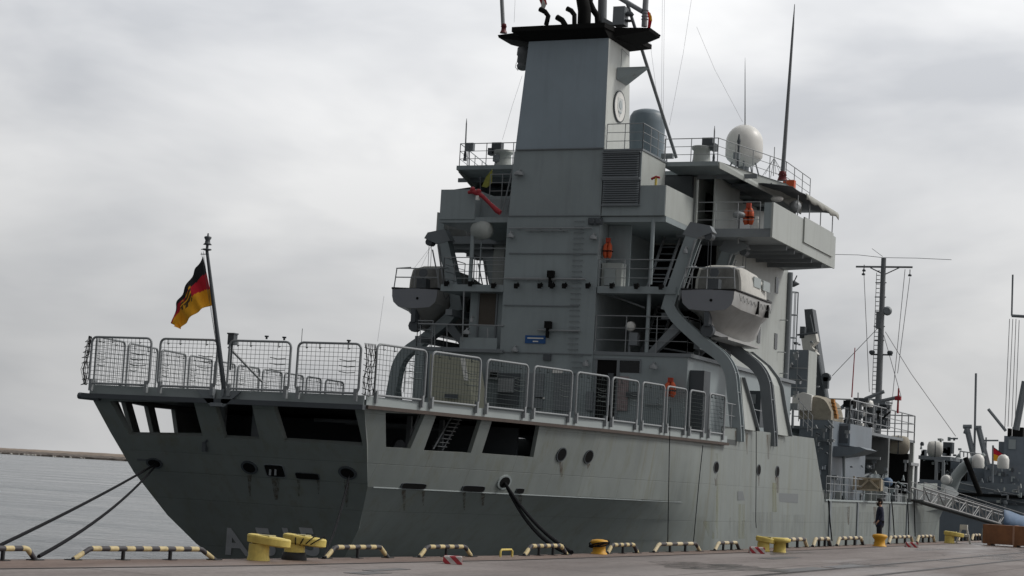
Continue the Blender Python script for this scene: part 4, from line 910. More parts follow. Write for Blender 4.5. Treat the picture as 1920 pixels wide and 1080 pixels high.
# horn drum on the port side of the funnel
q = onY(981, 110, 69.8); mb = MB(); mb.lathe(q+V((0, 0, -.5)), [(.1, 0), (.22, .05), (.26, .2), (.2, .3), (.26, .34), (.24, .6), (.28, .64), (.26, .95), (.1, 1.0)], 12); mb.poly([q+V((-.2, 0, -.5)), q+V((-.34, 0, -.35)), q+V((-.3, 0, -.15))], .012, 4); mb.build('antenna_drum', 'mastgrey', FUN)
# side fin and crest on the starboard side of the funnel
a_ = onU(1152, 125, 2.0); mb = MB()
mb.add([(1.98, 70.0, 18.65), (1.98, 71.2, 18.65), (3.1, 70.7, 18.72), (3.1, 70.3, 18.72), (1.98, 70.0, 18.15), (1.98, 71.2, 18.15), (2.9, 70.7, 18.62), (2.9, 70.3, 18.62)], [(0, 1, 2, 3), (4, 7, 6, 5), (0, 3, 7, 4), (3, 2, 6, 7), (2, 1, 5, 6)]); mb.build('light_shelf', 'navy', FUN)
mb = MB(); q = onY(1186, 143, 70.6); mb.lathe(q, [(.12, 0), (.14, .04)], 8); mb.build('small_lamp', 'rail', FUN)
q = onU(1161, 200, 2.0)
mb = MB(); mb.lathe(q, [(.66, 0), (.66, .04), (.61, .05), (.61, .02)], 32, (1, 0, 0), False); CR = mb.build('crest_rim', 'dark', FUN)
mb = MB(); mb.lathe(q+V((.02, 0, 0)), [(.62, 0), (.62, .02)], 32, (1, 0, 0), False); mb.build('crest_field', 'white', CR)
mb = MB()
def blob(pts, off=.045): mb.prism([q+V((off, a_, b_)) for a_, b_ in pts], (.01, 0, 0))
blob([(-.28, .35), (.28, .35), (.3, -.1), (.0, -.45), (-.3, -.1)], .04)
mb.build('crest_shield', mat('crest_grey', (.62, .64, .63), .5, .1, 9), CR)
mb = MB(); blob([(-.18, .1), (-.05, .25), (.12, .2), (.2, .0), (.08, -.12), (-.1, -.05)], .055); blob([(-.2, -.2), (.18, -.2), (.12, -.28), (-.12, -.28)], .055); mb.build('crest_device', mat('crest_device_grey', (.42, .47, .48), .5, .1, 9), CR)
mb = MB(); mb.poly([(2.03, 70.3, 18.2), (2.03, 70.3, 19.5), (2.03, 71.1, 19.4)], .015, 4); mb.build('conduit', 'rail', FUN)
# ---------------------------------------------------------------- domes and antennas on the roof
q = onY(1212, 260, 76); mb = MB(); mb.lathe((q.x, 76, ZR), [(.72, 0), (.80, .3), (.80, 2.5), (.77, 2.8), (.65, 3.0), (.4, 3.1), (.02, 3.13)], 28); DM = mb.build('satellite_dome', mat('dome_blue_grey', (.15, .19, .22), .45, .08, .8, streak=.2, streakcol=(.4, .4, .38)), SHIP)
q = onY(1396, 265, 76.2); R_ = .80
mb = MB(); mb.lathe((q.x, 76.2, q.z-.8), [(.2, -.35), (.5, -.2), (.72, 0), (R_, .12), (R_, .72)]+[(R_*cos(k*pi/16), .72+R_*sin(k*pi/16)) for k in range(1, 9)], 30); RD = mb.build('radome', 'white', SHIP)
mb = MB(); mb.tube((q.x, 76.2, ZR), (q.x, 76.2, q.z-1.1), .25, 8)
for k in range(5): t_ = k*2*pi/5; mb.tube((q.x+.75*cos(t_), 76.2+.75*sin(t_), ZR), (q.x+.5*cos(t_), 76.2+.5*sin(t_), q.z-.85), .035, 5)
mb.build('pedestal', 'navy2', RD)
def antenna(x0, y0, x1, y1, Y, r0, r1, basem=None, name='whip_antenna'):
    a_, b_ = onY(x0, y0, Y), onY(x1, y1, Y); mb = MB(); mb.tube(a_, a_.lerp(b_, .85), r0, 8, r1); mb.tube(a_.lerp(b_, .85), b_, r1, 6, r1*.3); o = mb.build(name, 'rail' if not basem else 'mastgrey', SHIP)
    mb = MB(); mb.lathe(a_+V((0, 0, -.15)), [(r0*2.2, 0), (r0*1.5, .2), (r0*1.9, .22), (r0*1.3, .4)], 10); mb.build('base', basem or 'dark', o); return o
antenna(1467, 332, 1490, 8, 77, .10, .05, bpy.data.materials['dark_red_base'])
antenna(1397, 275, 1397, 108, 76.0, .035, .015)
antenna(1338, 300, 1340, 236, 72.3, .03, .03); antenna(872, 295, 875, 222, 72.2, .04, .03)
q = onY(1397, 272, 76.0); mb = MB(); mb.lathe(q+V((0, -.9, 0)), [(.03, -.5), (.06, -.1), (.09, 0), (.06, .1), (.03, .3)], 8); mb.tube(q+V((0, -.9, -1.1)), q+V((0, -.9, -.4)), .05, 6); mb.build('antenna_foot', 'dark', SHIP)
def compass(px, py, Y, s=1):
    q = onY(px, py, Y); mb = MB(); mb.lathe((q.x, Y, ZR), [(.42, 0), (.36, .3), (.34, .62), (.42, .68), (.42, .8), (.1, .85)], 16); o = mb.build('binocular_stand', 'navylight', SHIP); mb = MB(); mb.box((q.x+s*.05, Y-.2, ZR+.75), (q.x+s*.5, Y+.1, ZR+1.15)); mb.box((q.x+s*.45, Y-.25, ZR+.6), (q.x+s*.65, Y+.1, ZR+.9)); mb.build('optics', 'dark', o)
compass(1316, 285, 72.8); compass(944, 290, 72.8, -1)
for px, py, Y, w_, h_ in ((880, 275, 72, .35, .35), (930, 296, 72.4, .3, .3), (1250, 292, 72.6, .5, .2), (1380, 292, 75, .25, .3)): q = onY(px, py, Y); mb = MB(); mb.box(q+V((-w_/2, 0, -h_/2)), q+V((w_/2, .2, h_/2))); mb.tube(q, (q.x, Y+.1, ZR), .03, 5); mb.build('deck_box', 'navy2', SHIP)
q = onY(1450, 330, 79); mb = MB()
for k in range(6): t_ = k*pi/3; mb.tube(q+V((0, 0, .8)), q+V((.5*cos(t_), .5*sin(t_), 0)), .012, 4)
mb.tube(q, q+V((0, 0, 1.3)), .02, 5); mb.build('disc_antenna', 'rail', SHIP)
q = onY(1478, 350, 78); mb = MB(); mb.box(q+V((-.25, 0, -.3)), q+V((.25, .3, .3))); tag(mb.build('signal_bin', 'orange', None, q), 'orange signal bin at the forward corner of the bridge roof', 'bin')
# red and yellow fire nozzle on the starboard balcony
q = onY(1230, 338, 69.3); mb = MB(); mb.poly([q+V((-.2, 0, .05)), q+V((0, 0, .14)), q+V((.15, 0, .1))], .05, 6); mb.build('nozzle', 'red', SHIP); mb = MB(); mb.tube(q+V((0, 0, -.2)), q+V((0, 0, .1)), .05, 6); mb.build('nozzle_stem', 'yellow', SHIP)
# ---------------------------------------------------------------- davits
def beam(path, wd, dp, Y, name='davit_arm', m='navy', parent=SHIP):
    """curved U-section arm in a transverse plane; channel open outboard"""
    pts = [V((a_, 0, b_)) for a_, b_ in path]; n = len(pts); inn = []; out_ = []
    for i, p in enumerate(pts):
        t = (pts[min(i+1, n-1)]-pts[max(i-1, 0)]).normalized(); nr_ = V((t.z, 0, -t.x)); nr_ = nr_*dp/2; out_.append(p+nr_); inn.append(p-nr_)
    mb = MB()
    for i in range(n-1):
        for y0, y1, A, B, C, D in ((Y, Y+.07, inn[i], out_[i], out_[i+1], inn[i+1]), (Y+wd-.07, Y+wd, inn[i], out_[i], out_[i+1], inn[i+1])):
            mb.prism([V((p.x, y0, p.z)) for p in (A, B, C, D)], (0, y1-y0, 0))
        A, B = inn[i], inn[i+1]; A2, B2 = inn[i].lerp(out_[i], .35), inn[i+1].lerp(out_[i+1], .35)
        mb.prism([V((p.x, Y+.07, p.z)) for p in (A, B, B2, A2)], (0, wd-.14, 0))
    return mb.build(name, m, parent)
def smooth(pts, k=5):
    o = []
    P_ = [pts[0]]+list(pts)+[pts[-1]]
    for i in range(1, len(P_)-2):
        for j in range(k):
            t = j/k; a_, b_, c_, d_ = P_[i-1], P_[i], P_[i+1], P_[i+2]
            o.append(tuple(.5*((2*b_[q])+(-a_[q]+c_[q])*t+(2*a_[q]-5*b_[q]+4*c_[q]-d_[q])*t*t+(-a_[q]+3*b_[q]-3*c_[q]+d_[q])*t**3) for q in (0, 1)))
    o.append(tuple(pts[-1])); return o
ARM = smooth([(8.05, 3.6), (8.0, 4.2), (7.82, 5.5), (7.68, 6.25), (7.3, 6.82), (6.45, 7.42), (5.4, 8.3), (5.0, 8.9)], 4)
HEAD = smooth([(5.0, 8.6), (5.2, 9.4), (5.7, 11.0), (5.95, 11.75)], 3)
for s in (1, -1):
    for Y, z in ((68.95+(0 if s > 0 else 1.8), 0), (73.6+(0 if s > 0 else 1.8), 0)):
        D = beam([(s*a_, b_) for a_, b_ in ARM][::s], .46, .44, Y, m='navy' if Y < 72 else 'navy2')
        mb = MB()
        for k in range(4, 27, 4): a_, b_ = ARM[k]; mb.box((s*(a_-.1), Y+.08, b_-.02), (s*(a_+.2), Y+.47, b_+.02))
        mb.build('stiffener', 'navy2', D)
        H_ = beam([(s*a_, b_) for a_, b_ in HEAD][::s], .5, .5, Y+.02, 'davit_head', m='navy')
        q = V((s*6.0, Y+.25, 11.85)); mb = MB(); mb.prism([q+V((-s*.5, -.25, -.25)), q+V((s*.1, -.25, -.4)), q+V((s*.75, -.25, -.15)), q+V((s*.6, -.25, .1)), q+V((-s*.2, -.25, .25))], (0, .5, 0)); mb.build('head_cap', 'navy2', H_)
        mb = MB(); mb.tube(q+V((s*.55, -.2, -.3)), q+V((s*.55, .2, -.3)), .16, 10); mb.build('sheave', 'dark', H_)
        mb = MB(); mb.tube(q+V((s*.5, 0, -.4)), (s*6.5, Y+.3, 10.1), .012, 4); mb.tube(q+V((s*.62, 0, -.4)), (s*6.62, Y+.3, 10.1), .012, 4); mb.build('fall_wire', 'dark', H_)
        mb = MB(); mb.tube((s*5.5, Y-.03, 9.0), (s*6.05, Y-.03, 11.4), .04, 6); mb.tube((s*5.65, Y-.03, 8.9), (s*6.3, Y-.03, 11.2), .03, 6); mb.build('hydraulic_ram', 'rail', H_)
    mb = MB(); mb.box((s*4.6, 69.5, 8.3), (s*4.9, 73.6, 8.55)); mb.box((s*6.0, 69.5, 7.15), (s*6.25, 73.6, 7.4)); mb.build('davit_tie', 'navy2', SHIP)
    for yy in ((69.1, 73.7) if s > 0 else (70.9, 75.5)): mb = MB(); mb.prism([(s*4.2, yy, 6.92), (s*4.55, yy, 6.92), (s*5.6, yy, 7.9), (s*5.3, yy, 8.15)], (0, .3, 0)); mb.build('davit_strut', 'navy2', SHIP)
# gusset plate at the foot of the davit (light, facing starboard)
for s in (1, -1):
    for Y, w0 in ((69.45+(0 if s > 0 else 1.8), 1.1), (74.1+(0 if s > 0 else 1.8), 1.9)):
        P_ = [(8.25, 4.1, w0*1.4), (8.1, 5.2, w0*.75), (8.0, 6.1, .08)] if w0 < 1.5 else [(8.25, 4.1, w0*.85), (8.1, 5.2, w0*.62), (7.97, 6.1, w0*.5), (7.83, 6.45, w0*.45), (7.45, 6.94, w0*.38), (6.7, 7.5, w0*.34)]; mb = MB()
        for (xa, za, wa), (xb, zb, wb_) in zip(P_, P_[1:]): mb.prism([(s*xa, Y, za), (s*xa, Y+wa, za), (s*xb, Y+wb_, zb), (s*xb, Y, zb)], (-s*.04, 0, -.02))
        mb.build('davit_web', 'navylight', SHIP)
        mb = MB()
        for (xa, za, wa), (xb, zb, wb_) in zip(P_, P_[1:]): mb.prism([(s*xa, Y+wa, za), (s*(xa+.14), Y+wa, za), (s*(xb+.14), Y+wb_, zb), (s*xb, Y+wb_, zb)], (0, .06, 0))
        mb.build('davit_flange', 'navy2', SHIP)
# ---------------------------------------------------------------- lifeboats
def lifeboat(s, lab):
    # stations from the flat transom (aft) to the pointed bow, local to the boat
    cx, y0 = (6.72 if s > 0 else -6.5), (68.75 if s > 0 else 69.7); root = thing('ships_boat', lab, 'boat', (cx, y0+3.4, 7.7), "ship's boats hanging in davits"); L = 7.2
    st = [(0, 1.18, 1.02, -.02, 0), (.15, 1.24, 1.1, -.05, 0), (.4, 1.25, 1.08, -.12, .0), (.62, 1.2, .95, -.16, .02), (.8, .95, .62, -.1, .12), (.92, .52, .25, .12, .28), (1.0, .05, .03, .55, .42)]
    rows = []
    for f, wg, wb_, kz, sh in st:
        wg *= .91; wb_ *= .91
        y = y0+f*L; zg = 9.42+sh; zc = 8.62+sh*.7; zk = 7.95+kz*1.2 if f else 8.5
        if f == 0: zc = 8.72; zk = 8.58
        r_ = [(wg, zg), (wg*.98, zg-.35), ((wg+wb_)/2*.98, zc+.12), (wb_*.8, zc-.08), (wb_*.35, (zc+zk)/2-.12 if f else zk+.02), (.03, zk)]
        rows.append([V((cx+a_, y, b_)) for a_, b_ in r_]+[V((cx-a_, y, b_)) for a_, b_ in r_[::-1]])
    mb = MB()
    for A, B in zip(rows, rows[1:]): n = len(A); mb.add(A+B, [(i, i+1, i+1+n, i+n) for i in range(n-1)], True)
    mb.add(rows[0], [tuple(range(len(rows[0])))]); top = [r_[0] for r_ in rows]+[r_[-1] for r_ in rows[::-1]]; mb.add([p+V((0, 0, -.02)) for p in top], [tuple(range(len(top)))])
    H_ = mb.build('boat_hull', 'boat', root, merge=35)
    mb = MB(); tr = [p+V((0, -.012, 0)) for p in rows[0]]; mb.add(tr, [tuple(range(len(tr)))]); mb.build('transom_board', mat('boat_transom_grey_'+str(s), (.235, .245, .27), .45, .06, 1), H_)
    mb = MB(); mb.poly([r_[0] for r_ in rows]+[r_[-1] for r_ in rows[::-1]], .05, 6, closed=True); mb.build('rub_rail', 'rubber', root)
    mb = MB(); mb.prism([(cx, y0+.3, 7.75), (cx, y0+5.6, 7.68), (cx, y0+6.6, 8.3), (cx, y0+.3, 8.5)], (.06, 0, 0)); mb.prism([(cx-.3, y0+1.6, 7.62), (cx-.3, y0+6.0, 7.62), (cx-.3, y0+6.0, 7.72), (cx-.3, y0+1.6, 7.72)], (.7, 0, 0)); mb.build('keel', 'boat', H_)
    mb = MB(); mb.tube((cx+.15, y0-.03, 9.0), (cx+.15, y0+.02, 9.0), .06, 8); mb.build('outlet', 'black', H_)
    mb = MB(); mb.box((cx-.1, y0-.02, 8.0), (cx+.1, y0+.4, 8.55)); mb.tube((cx, y0+.1, 7.85), (cx, y0+.4, 7.85), .26, 10); mb.tube((cx, y0+.2, 7.7), (cx, y0+.2, 8.2), .05, 6); mb.build('rudder', 'dark', root)
    # cuddy of pale canvas on the forward part, open cockpit with rails aft
    cs = [(1.3, .95, 1.0), (1.6, 1.08, 1.08), (3.4, 1.05, 1.02), (5.0, .9, .80), (6.1, .5, .35)]; rows = []
    for y, w_, h in cs:
        z = 9.44+(.15 if y > 5 else 0); rows.append([V((cx+a_*w_, y0+y, z+b_*h)) for a_, b_ in ((1.0, 0), (.97, .5), (.86, .92), (.4, 1.04), (-.4, 1.04), (-.86, .92), (-.97, .5), (-1.0, 0))])
    mb = MB()
    for A, B in zip(rows, rows[1:]): n = len(A); mb.add(A+B, [(i, i+1, i+1+n, i+n) for i in range(n-1)], True)
    mb.add(rows[0], [tuple(range(8))]); mb.add(rows[-1], [tuple(range(8))]); cv = mb.build('canopy', 'offwhite' if s == 1 else 'canvas', root, merge=40)
    mb = MB(); fr_ = rows[0]; c0_ = sum(fr_, V((0, 0, 0)))/8; mb.add([c0_+(p-c0_)*.9+V((0, -.02, 0)) for p in fr_], [tuple(range(8))]); mb.build('canopy_shade_sheet', mat('shaded_canvas_'+str(s), (.20, .20, .19), .8, .3, 3), cv)  # aft end of the canopy, its shade painted as darker canvas
    mb = MB()
    for k in range(2): y = y0+2.6+k*1.3; mb.box((cx+s*1.01, y, 9.85), (cx+s*1.06, y+.95, 10.25))
    mb.build('canopy_window', 'bwhite', cv)
    mb = MB()
    for x in (-1.05, 1.05): mb.tube((cx+x, y0+.1, 9.4), (cx+x*.93, y0+.12, 10.28), .025, 5); mb.tube((cx+x*.93, y0+.12, 10.28), (cx+x*.93, y0+1.4, 10.48), .025, 5)
    for z in (9.9, 10.28): mb.tube((cx-1.0, y0+.12, z), (cx+1.0, y0+.12, z), .025, 5)
    mb.tube((cx-.1, y0+.12, 9.4), (cx-.1, y0+.12, 10.28), .02, 5); mb.build('guard_rail', 'rail', root)
    mb = MB(); mb.box((cx-.2, y0+.5, 9.4), (cx+.25, y0+.9, 9.9)); mb.tube((cx, y0+.7, 9.9), (cx, y0+.7, 10.15), .04, 6); mb.lathe((cx, y0+.7, 10.15), [(.2, 0), (.2, .03)], 12, (0, -1, .3)); mb.build('helm_console', 'dark', root)
    mb = MB()          # grab line in loops along the side and black fender straps
    for sd_ in (1, -1):
        pts = []
        for k in range(40):
            f = k/39; y = y0+.4+f*5.2; wg = .91*interp([(0, 1.24), (.6, 1.2), (.8, .97), (1, .5)], (y-y0)/L); pts.append(V((cx+sd_*(wg+.03), y, 9.3-.26*abs(sin(k*.81)))))
        mb.poly(pts, .010, 4)
    mb.build('grab_line', 'dark', root)
    for sd_ in (1, -1):
        for yy in (3.0, 4.4): mb = MB(); mb.box((cx+sd_*1.0, y0+yy, 8.78), (cx+sd_*1.16, y0+yy+.12, 9.3)); mb.build('side_strap', 'black', root)
    return root
lifeboat(1, 'grey boat with a pale cover and looped grab line, hanging in the right-hand davits')
lifeboat(-1, 'grey ship\'s boat with dull canvas cover, hanging in the far left davits')
# small flags
def small_flag(name, pts_px, Y, m, lab, cat='flag'):
    P_ = [onY(a_, b_, Y) for a_, b_ in pts_px]; c_ = sum(P_, V((0, 0, 0)))/len(P_); mb = MB(); n_ = len(P_)
    mb.prism([p+V((0, .05*sin(i*2.0), 0)) for i, p in enumerate(P_)], (0, .015, 0)); return tag(mb.build(name, m, None, c_), lab, cat)
M['yellowflag'] = mat('faded_yellow_cloth', (.30, .30, .06), .85, .15, 6)
small_flag('signal_flag', [(923, 317), (911, 330), (904, 350), (913, 352), (921, 343)], 71.2, 'yellowflag', 'small dull yellow flag hanging beneath the left bridge roof wing')
mb = MB(); mb.tube(onY(900, 330, 71.2), onY(901, 356, 71.2), .02, 5); mb.build('flag_pole', 'dark', SHIP)
o = small_flag('signal_flag', [(1214, 20), (1219, 24), (1223, 38), (1219, 56), (1213, 54), (1216, 36)], 70.2, 'fred', 'furled red and yellow flag tied at the right end of the funnel cap')
P_ = [onY(a_, b_, 70.15) for a_, b_ in ((1217, 22), (1222, 30), (1223, 40), (1219, 38))]; mb = MB(); mb.prism(P_, (0, -.02, 0)); mb.build('yellow_stripe', 'fgold', o)
o = small_flag('signal_flag', [(1010, -3), (1014, 9), (1020, 14), (1026, 8), (1022, -4)], 69.9, 'red', 'red and white flag at the very top above the funnel exhaust pipes')
P_ = [onY(a_, b_, 69.85) for a_, b_ in ((1018, -4), (1024, 10), (1020, 20), (1014, 16), (1016, 6))]; mb = MB(); mb.prism(P_, (0, -.02, 0)); mb.build('white_part', 'offwhite', o)
# ================================================================== FORWARD PART OF THE SHIP
def bU(name, x0, y0, x1, y1, U, t, m, parent=SHIP):
    """box whose outboard face covers part of the picture on the plane x=U, t metres thick inboard"""
    a_, b_ = onU(x0, (y0+y1)/2, U), onU(x1, (y0+y1)/2, U); c_, d_ = onU((x0+x1)/2, y0, U), onU((x0+x1)/2, y1, U)
    mb = MB(); mb.box((U-t, a_.y, d_.z), (U, b_.y, c_.z)); return mb.build(name, m, parent)
# caged ladder and trunk ahead of the deckhouse
a_, b_ = onY(1488, 548, 87), onY(1484, 640, 87); r = .24; mb = MB()
for k in range(8): t_ = k*pi/4; mb.tube((a_.x+r*cos(t_), 87+r*sin(t_), b_.z-2), (a_.x+r*cos(t_), 87+r*sin(t_), a_.z), .018, 4)
for z in (a_.z, a_.z-1.1, a_.z-2.2, a_.z-3.3): mb.poly([V((a_.x+r*cos(k*pi/6), 87+r*sin(k*pi/6), z)) for k in range(12)], .02, 4, closed=True)
mb.build('ladder_cage', 'navy2', SHIP)
q = onY(1487, 532, 86.5); mb = MB(); mb.lathe(q, [(.02, -.3), (.16, -.05), (.16, .05), (.02, .3)], 8, (1, .3, 0)); mb.tube(q, (5.5, 85.8, q.z+.3), .03, 5); mb.build('flood_lamp', 'dark', SHIP)
mb = MB(); p0, p1 = onY(1466, 655, 86.4), onY(1512, 742, 86.4); mb.box((p0.x, 86.4, p1.z), (p1.x, 88, p0.z)); TRK = mb.build('machinery_house', 'bluegrey', SHIP)
mb = MB(); mb.box((p1.x-.02, 86.42, p1.z), (p1.x+.03, 87.95, p0.z-.02)); mb.build('side_plate', 'navylight', TRK)
for yy in (690, 712, 727): mb = MB(); c_ = onY(1490, yy, 86.3); mb.tube((p0.x, 86.3, c_.z), (p1.x, 86.3, c_.z), .025, 5); mb.build('grab_rail', 'rail', TRK)
for xx in (1478, 1495): mb = MB(); c_ = onY(xx, 690, 86.3); mb.tube((c_.x, 86.3, p1.z), (c_.x, 86.3, p0.z), .02, 5); mb.build('rung_rail', 'rail', TRK)
mb = MB(); mb.prism([onY(*q, 90) for q in ((1508, 580), (1523, 579), (1548, 745), (1522, 745))], (0, .7, 0)); JB = mb.build('crane_jib', 'dark', SHIP)
mb = MB(); mb.tube(onY(1527, 580+50, 89.9), onY(1549, 745, 89.9), .06, 5); mb.tube(onY(1519, 590, 89.9), onY(1540, 690, 89.9), .03, 5); mb.build('hydraulic_pipe', 'navy2', JB)
q = onY(1548, 707, 89.8); mb = MB(); mb.tube(q, q+V((0, .3, 0)), .22, 10); mb.box(q+V((-.12, 0, -.55)), q+V((.12, .3, 0))); mb.build('pulley', 'dark', JB)
mb = MB(); mb.prism([onY(*q, 89.4) for q in ((1502, 633), (1528, 622), (1532, 640), (1522, 650), (1533, 664), (1520, 668), (1505, 655))], (0, .5, 0)); mb.build('crane_head', 'offwhite', SHIP)
mb = MB(); mb.box(onY(1500, 612, 89.4), onY(1508, 634, 89.4)+V((0, .4, 0))); mb.tube(onY(1495, 628, 89.3), onY(1533, 624, 89.3), .05, 6); mb.tube(onY(1508, 660, 89.3), onY(1530, 668, 89.3), .07, 6); mb.build('crane_gear', 'dark', SHIP)
# horn-shaped vent and white covers
q = onY(1474, 757, 85.5); mb = MB(); mb.poly([q+V((-.3, 0, .2)), q+V((0, 0, 0)), q+V((.25, 0, -.12))], [.12, .16, .1], 8); mb.build('vent_horn', 'offwhite', SHIP)
mb = MB(); mb.prism([onY(*q, 86) for q in ((1486, 742), (1505, 735), (1522, 741), (1520, 770), (1484, 768))], (0, .6, 0)); mb.build('white_cover', 'white', SHIP)
q = onY(1487, 762, 85.3); mb = MB(); mb.box(q+V((-.22, 0, -.15)), q+V((.22, .3, .15))); mb.tube(q+V((0, .1, -1)), q, .05, 6); mb.build('deck_fitting', 'rail', SHIP)
for px in (1447, 1468): 
    q = onY(px, 820, 80.5) if False else None
# breakwater box structure with canvas-covered drum on top
P0 = onY(1500, 786, 86); P1 = onY(1557, 853, 86); mb = MB(); mb.box((P0.x, 86, 1.2), (P1.x, 93, P0.z)); BX = mb.build('winch_house', 'bluegrey', SHIP)
mb = MB()
for yy in (803, 826): c_ = onY(1530, yy, 85.95); mb.box((P0.x, 85.95, c_.z-.03), (P1.x, 86, c_.z+.03))
mb.build('stiffener', 'navy2', BX)
mb = MB(); mb.box((P1.x-.06, 85.93, 1.6), (P1.x+.06, 86.05, P0.z+.02)); mb.build('corner_post', 'rail', BX)
p0, p1 = onY(1560, 793, 87.5), onY(1593, 836, 87.5); mb = MB(); mb.box((p0.x, 87.5, p1.z), (p1.x, 92, p0.z)); D_ = mb.build('deck_cabinet', 'bluegrey', SHIP)
mb = MB(); mb.box((p0.x+.05, 87.46, p1.z+.12), (p1.x-.1, 87.5, p0.z-.12)); mb.build('door', 'dark', D_)
mb = MB(); mb.prism([onY(*q, 86.5) for q in ((1552, 836), (1612, 838), (1625, 843), (1600, 852), (1552, 858))], (0, 2.2, 0)); mb.build('sponson', 'bluegrey', SHIP)
for px in (1553, 1563, 1582): mb = MB(); mb.tube(onY(px, 852, 87.5), onY(px+1, 935, 87.5), .07, 6); mb.build('post', 'navy', SHIP)
mb = MB(); mb.box((1.5, 93, 1.0), (6.5, 104, 5.0)); mb.build('fore_deckhouse', 'navy', SHIP)
mb = MB()
# canvas hood
q = onY(1532, 763, 86.6); N_ = 12; rows = []
for i in range(9):
    y = 86.2+i*.28; k = .92+.08*sin(i*1.9); rows.append([V((q.x+cos(t_*pi/N_)*.86*k*(1+.04*sin(t_*2+i)), y, P0.z+.02+(sin(t_*pi/N_)**.75)*1.16*k)) for t_ in range(N_+1)])
for A, B in zip(rows, rows[1:]): n = len(A); mb.add(A+B, [(i, i+1, i+1+n, i+n) for i in range(n-1)], True)
mb.add(rows[0], [tuple(range(N_+1))]); mb.add(rows[-1], [tuple(range(N_+1))])
o = mb.build('covered_drum', 'tan', None, (q.x, 87, P0.z)); tag(o, 'tan canvas hood over a drum on top of the blue-grey box', 'canvas cover')
mb = MB()
for k in range(5): c_ = onY(1560+k*1.5, 752+k*7, 86.5); mb.box(c_+V((-.06, 0, -.12)), c_+V((.09, .3, .1)))
mb.build('orange_gear', mat('dull_orange', (.42, .2, .06), .7, .2, 4), SHIP)
# railings and stanchions by the bulwark corner
railing([onU(1497, 790, 7.9), onU(1522, 818, 7.9)], .9, 3, .8)
# raised working platform along the side
pa, pb = onU(1592, 806, 7.8), onU(1714, 823, 7.8); z_ = (pa.z+pb.z)/2
mb = MB(); mb.box((3.6, pa.y, z_-.14), (7.85, pb.y, z_)); PLT = mb.build('working_platform', 'navy2', SHIP)
rails(mb := MB(), [(5, pa.y, z_), (7.8, pa.y, z_), (7.8, pb.y, z_), (5.6, pb.y, z_)], 1.35, 3, 1.6, .035); mb.build('railing', 'rail', PLT)
for px, x in ((1700, 7.7), (1711, 7.75)):
    a_ = onU(px, 815, x); mb = MB(); mb.box((x-.1, a_.y-.13, 1.6), (x+.1, a_.y+.13, z_)); mb.build('post', 'navylight', SHIP)
mb = MB(); a_ = onU(1708, 870, 7.9); mb.box((7.7, a_.y-.4, a_.z-.08), (8.0, a_.y+1.6, a_.z+.08)); mb.box((7.8, a_.y+1.4, 1.6), (7.95, a_.y+1.6, a_.z)); mb.build('frame', 'rail', SHIP)
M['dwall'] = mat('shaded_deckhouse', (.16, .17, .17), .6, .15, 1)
def eq(kind, x0, y0, x1, y1, Y, d, m, nm): return bpx(nm, x0, y0, x1, y1, Y, 0, d, m)
for x0, y0, x1, y1, Y, d, m, nm in (
    (1581, 751, 1600, 763, 93, .7, 'black', 'loudspeaker_box'), (1584, 763, 1597, 800, 93, .8, 'dark', 'equipment_rack'), (1600, 746, 1628, 752, 94, 1, 'dark', 'cross_beam'),
    (1606, 752, 1612, 800, 94, .4, 'navy2', 'post'), (1618, 758, 1636, 800, 95, 1, 'dark', 'winch'), (1630, 748, 1660, 757, 97, 1, 'navy2', 'cross_beam'), (1644, 757, 1662, 803, 98, 1, 'dark', 'winch'),
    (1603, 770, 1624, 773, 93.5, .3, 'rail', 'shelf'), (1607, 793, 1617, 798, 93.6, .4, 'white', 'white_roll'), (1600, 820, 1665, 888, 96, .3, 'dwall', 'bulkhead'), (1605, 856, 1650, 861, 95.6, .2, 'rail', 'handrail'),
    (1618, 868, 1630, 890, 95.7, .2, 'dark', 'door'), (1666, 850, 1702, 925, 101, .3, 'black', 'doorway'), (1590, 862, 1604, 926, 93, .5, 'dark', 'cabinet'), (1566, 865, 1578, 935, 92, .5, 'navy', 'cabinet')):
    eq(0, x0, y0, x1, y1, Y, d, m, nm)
q = onY(1627, 757, 94.5); mb = MB(); mb.lathe(q, [(.28, -.16), (.3, 0), (.26, .14), (.1, .2)], 12); mb.build('small_dome', 'white', SHIP)
q = onY(1617, 775, 94.5); mb = MB(); mb.sphere(q, .2, 10); mb.build('white_ball', 'white', SHIP)
for a_, b_ in (((1622, 748), (1658, 734)), ((1652, 752), (1688, 744)), ((1570, 772), (1592, 752))):
    mb = MB(); mb.tube(onY(*a_, 96.5), onY(*b_, 96.5), .1, 6); mb.build('derrick_boom', 'navy2', SHIP)
for i, (a_, b_, r, lab) in enumerate((((1597, 745), (1603, 652), .035, 'tall'), ((1683, 775), (1685, 728), .06, 'short'))):
    mb = MB(); mb.tube(onY(*a_, 96), onY(*b_, 96), r, 6, r*.7); mb.build('red_pole', 'red', SHIP)
q = onY(1684, 747, 96); mb = MB(); mb.box(q+V((-.15, -.1, -.1)), q+V((.15, .1, .1))); mb.build('red_clamp', 'red', SHIP)
for a_, b_ in (((1592, 770), (1586, 800)), ((1594, 770), (1601, 800)), ((1590, 775), (1594, 800))):
    mb = MB(); mb.tube(onY(*a_, 92.8), onY(*b_, 92.8), .04, 5); mb.build('tripod_leg', 'rail', SHIP)
mb = MB(); mb.tube(onY(1609, 736, 93.4), onY(1608, 835, 93.4), .03, 5); mb.build('thin_post', 'rail', SHIP)
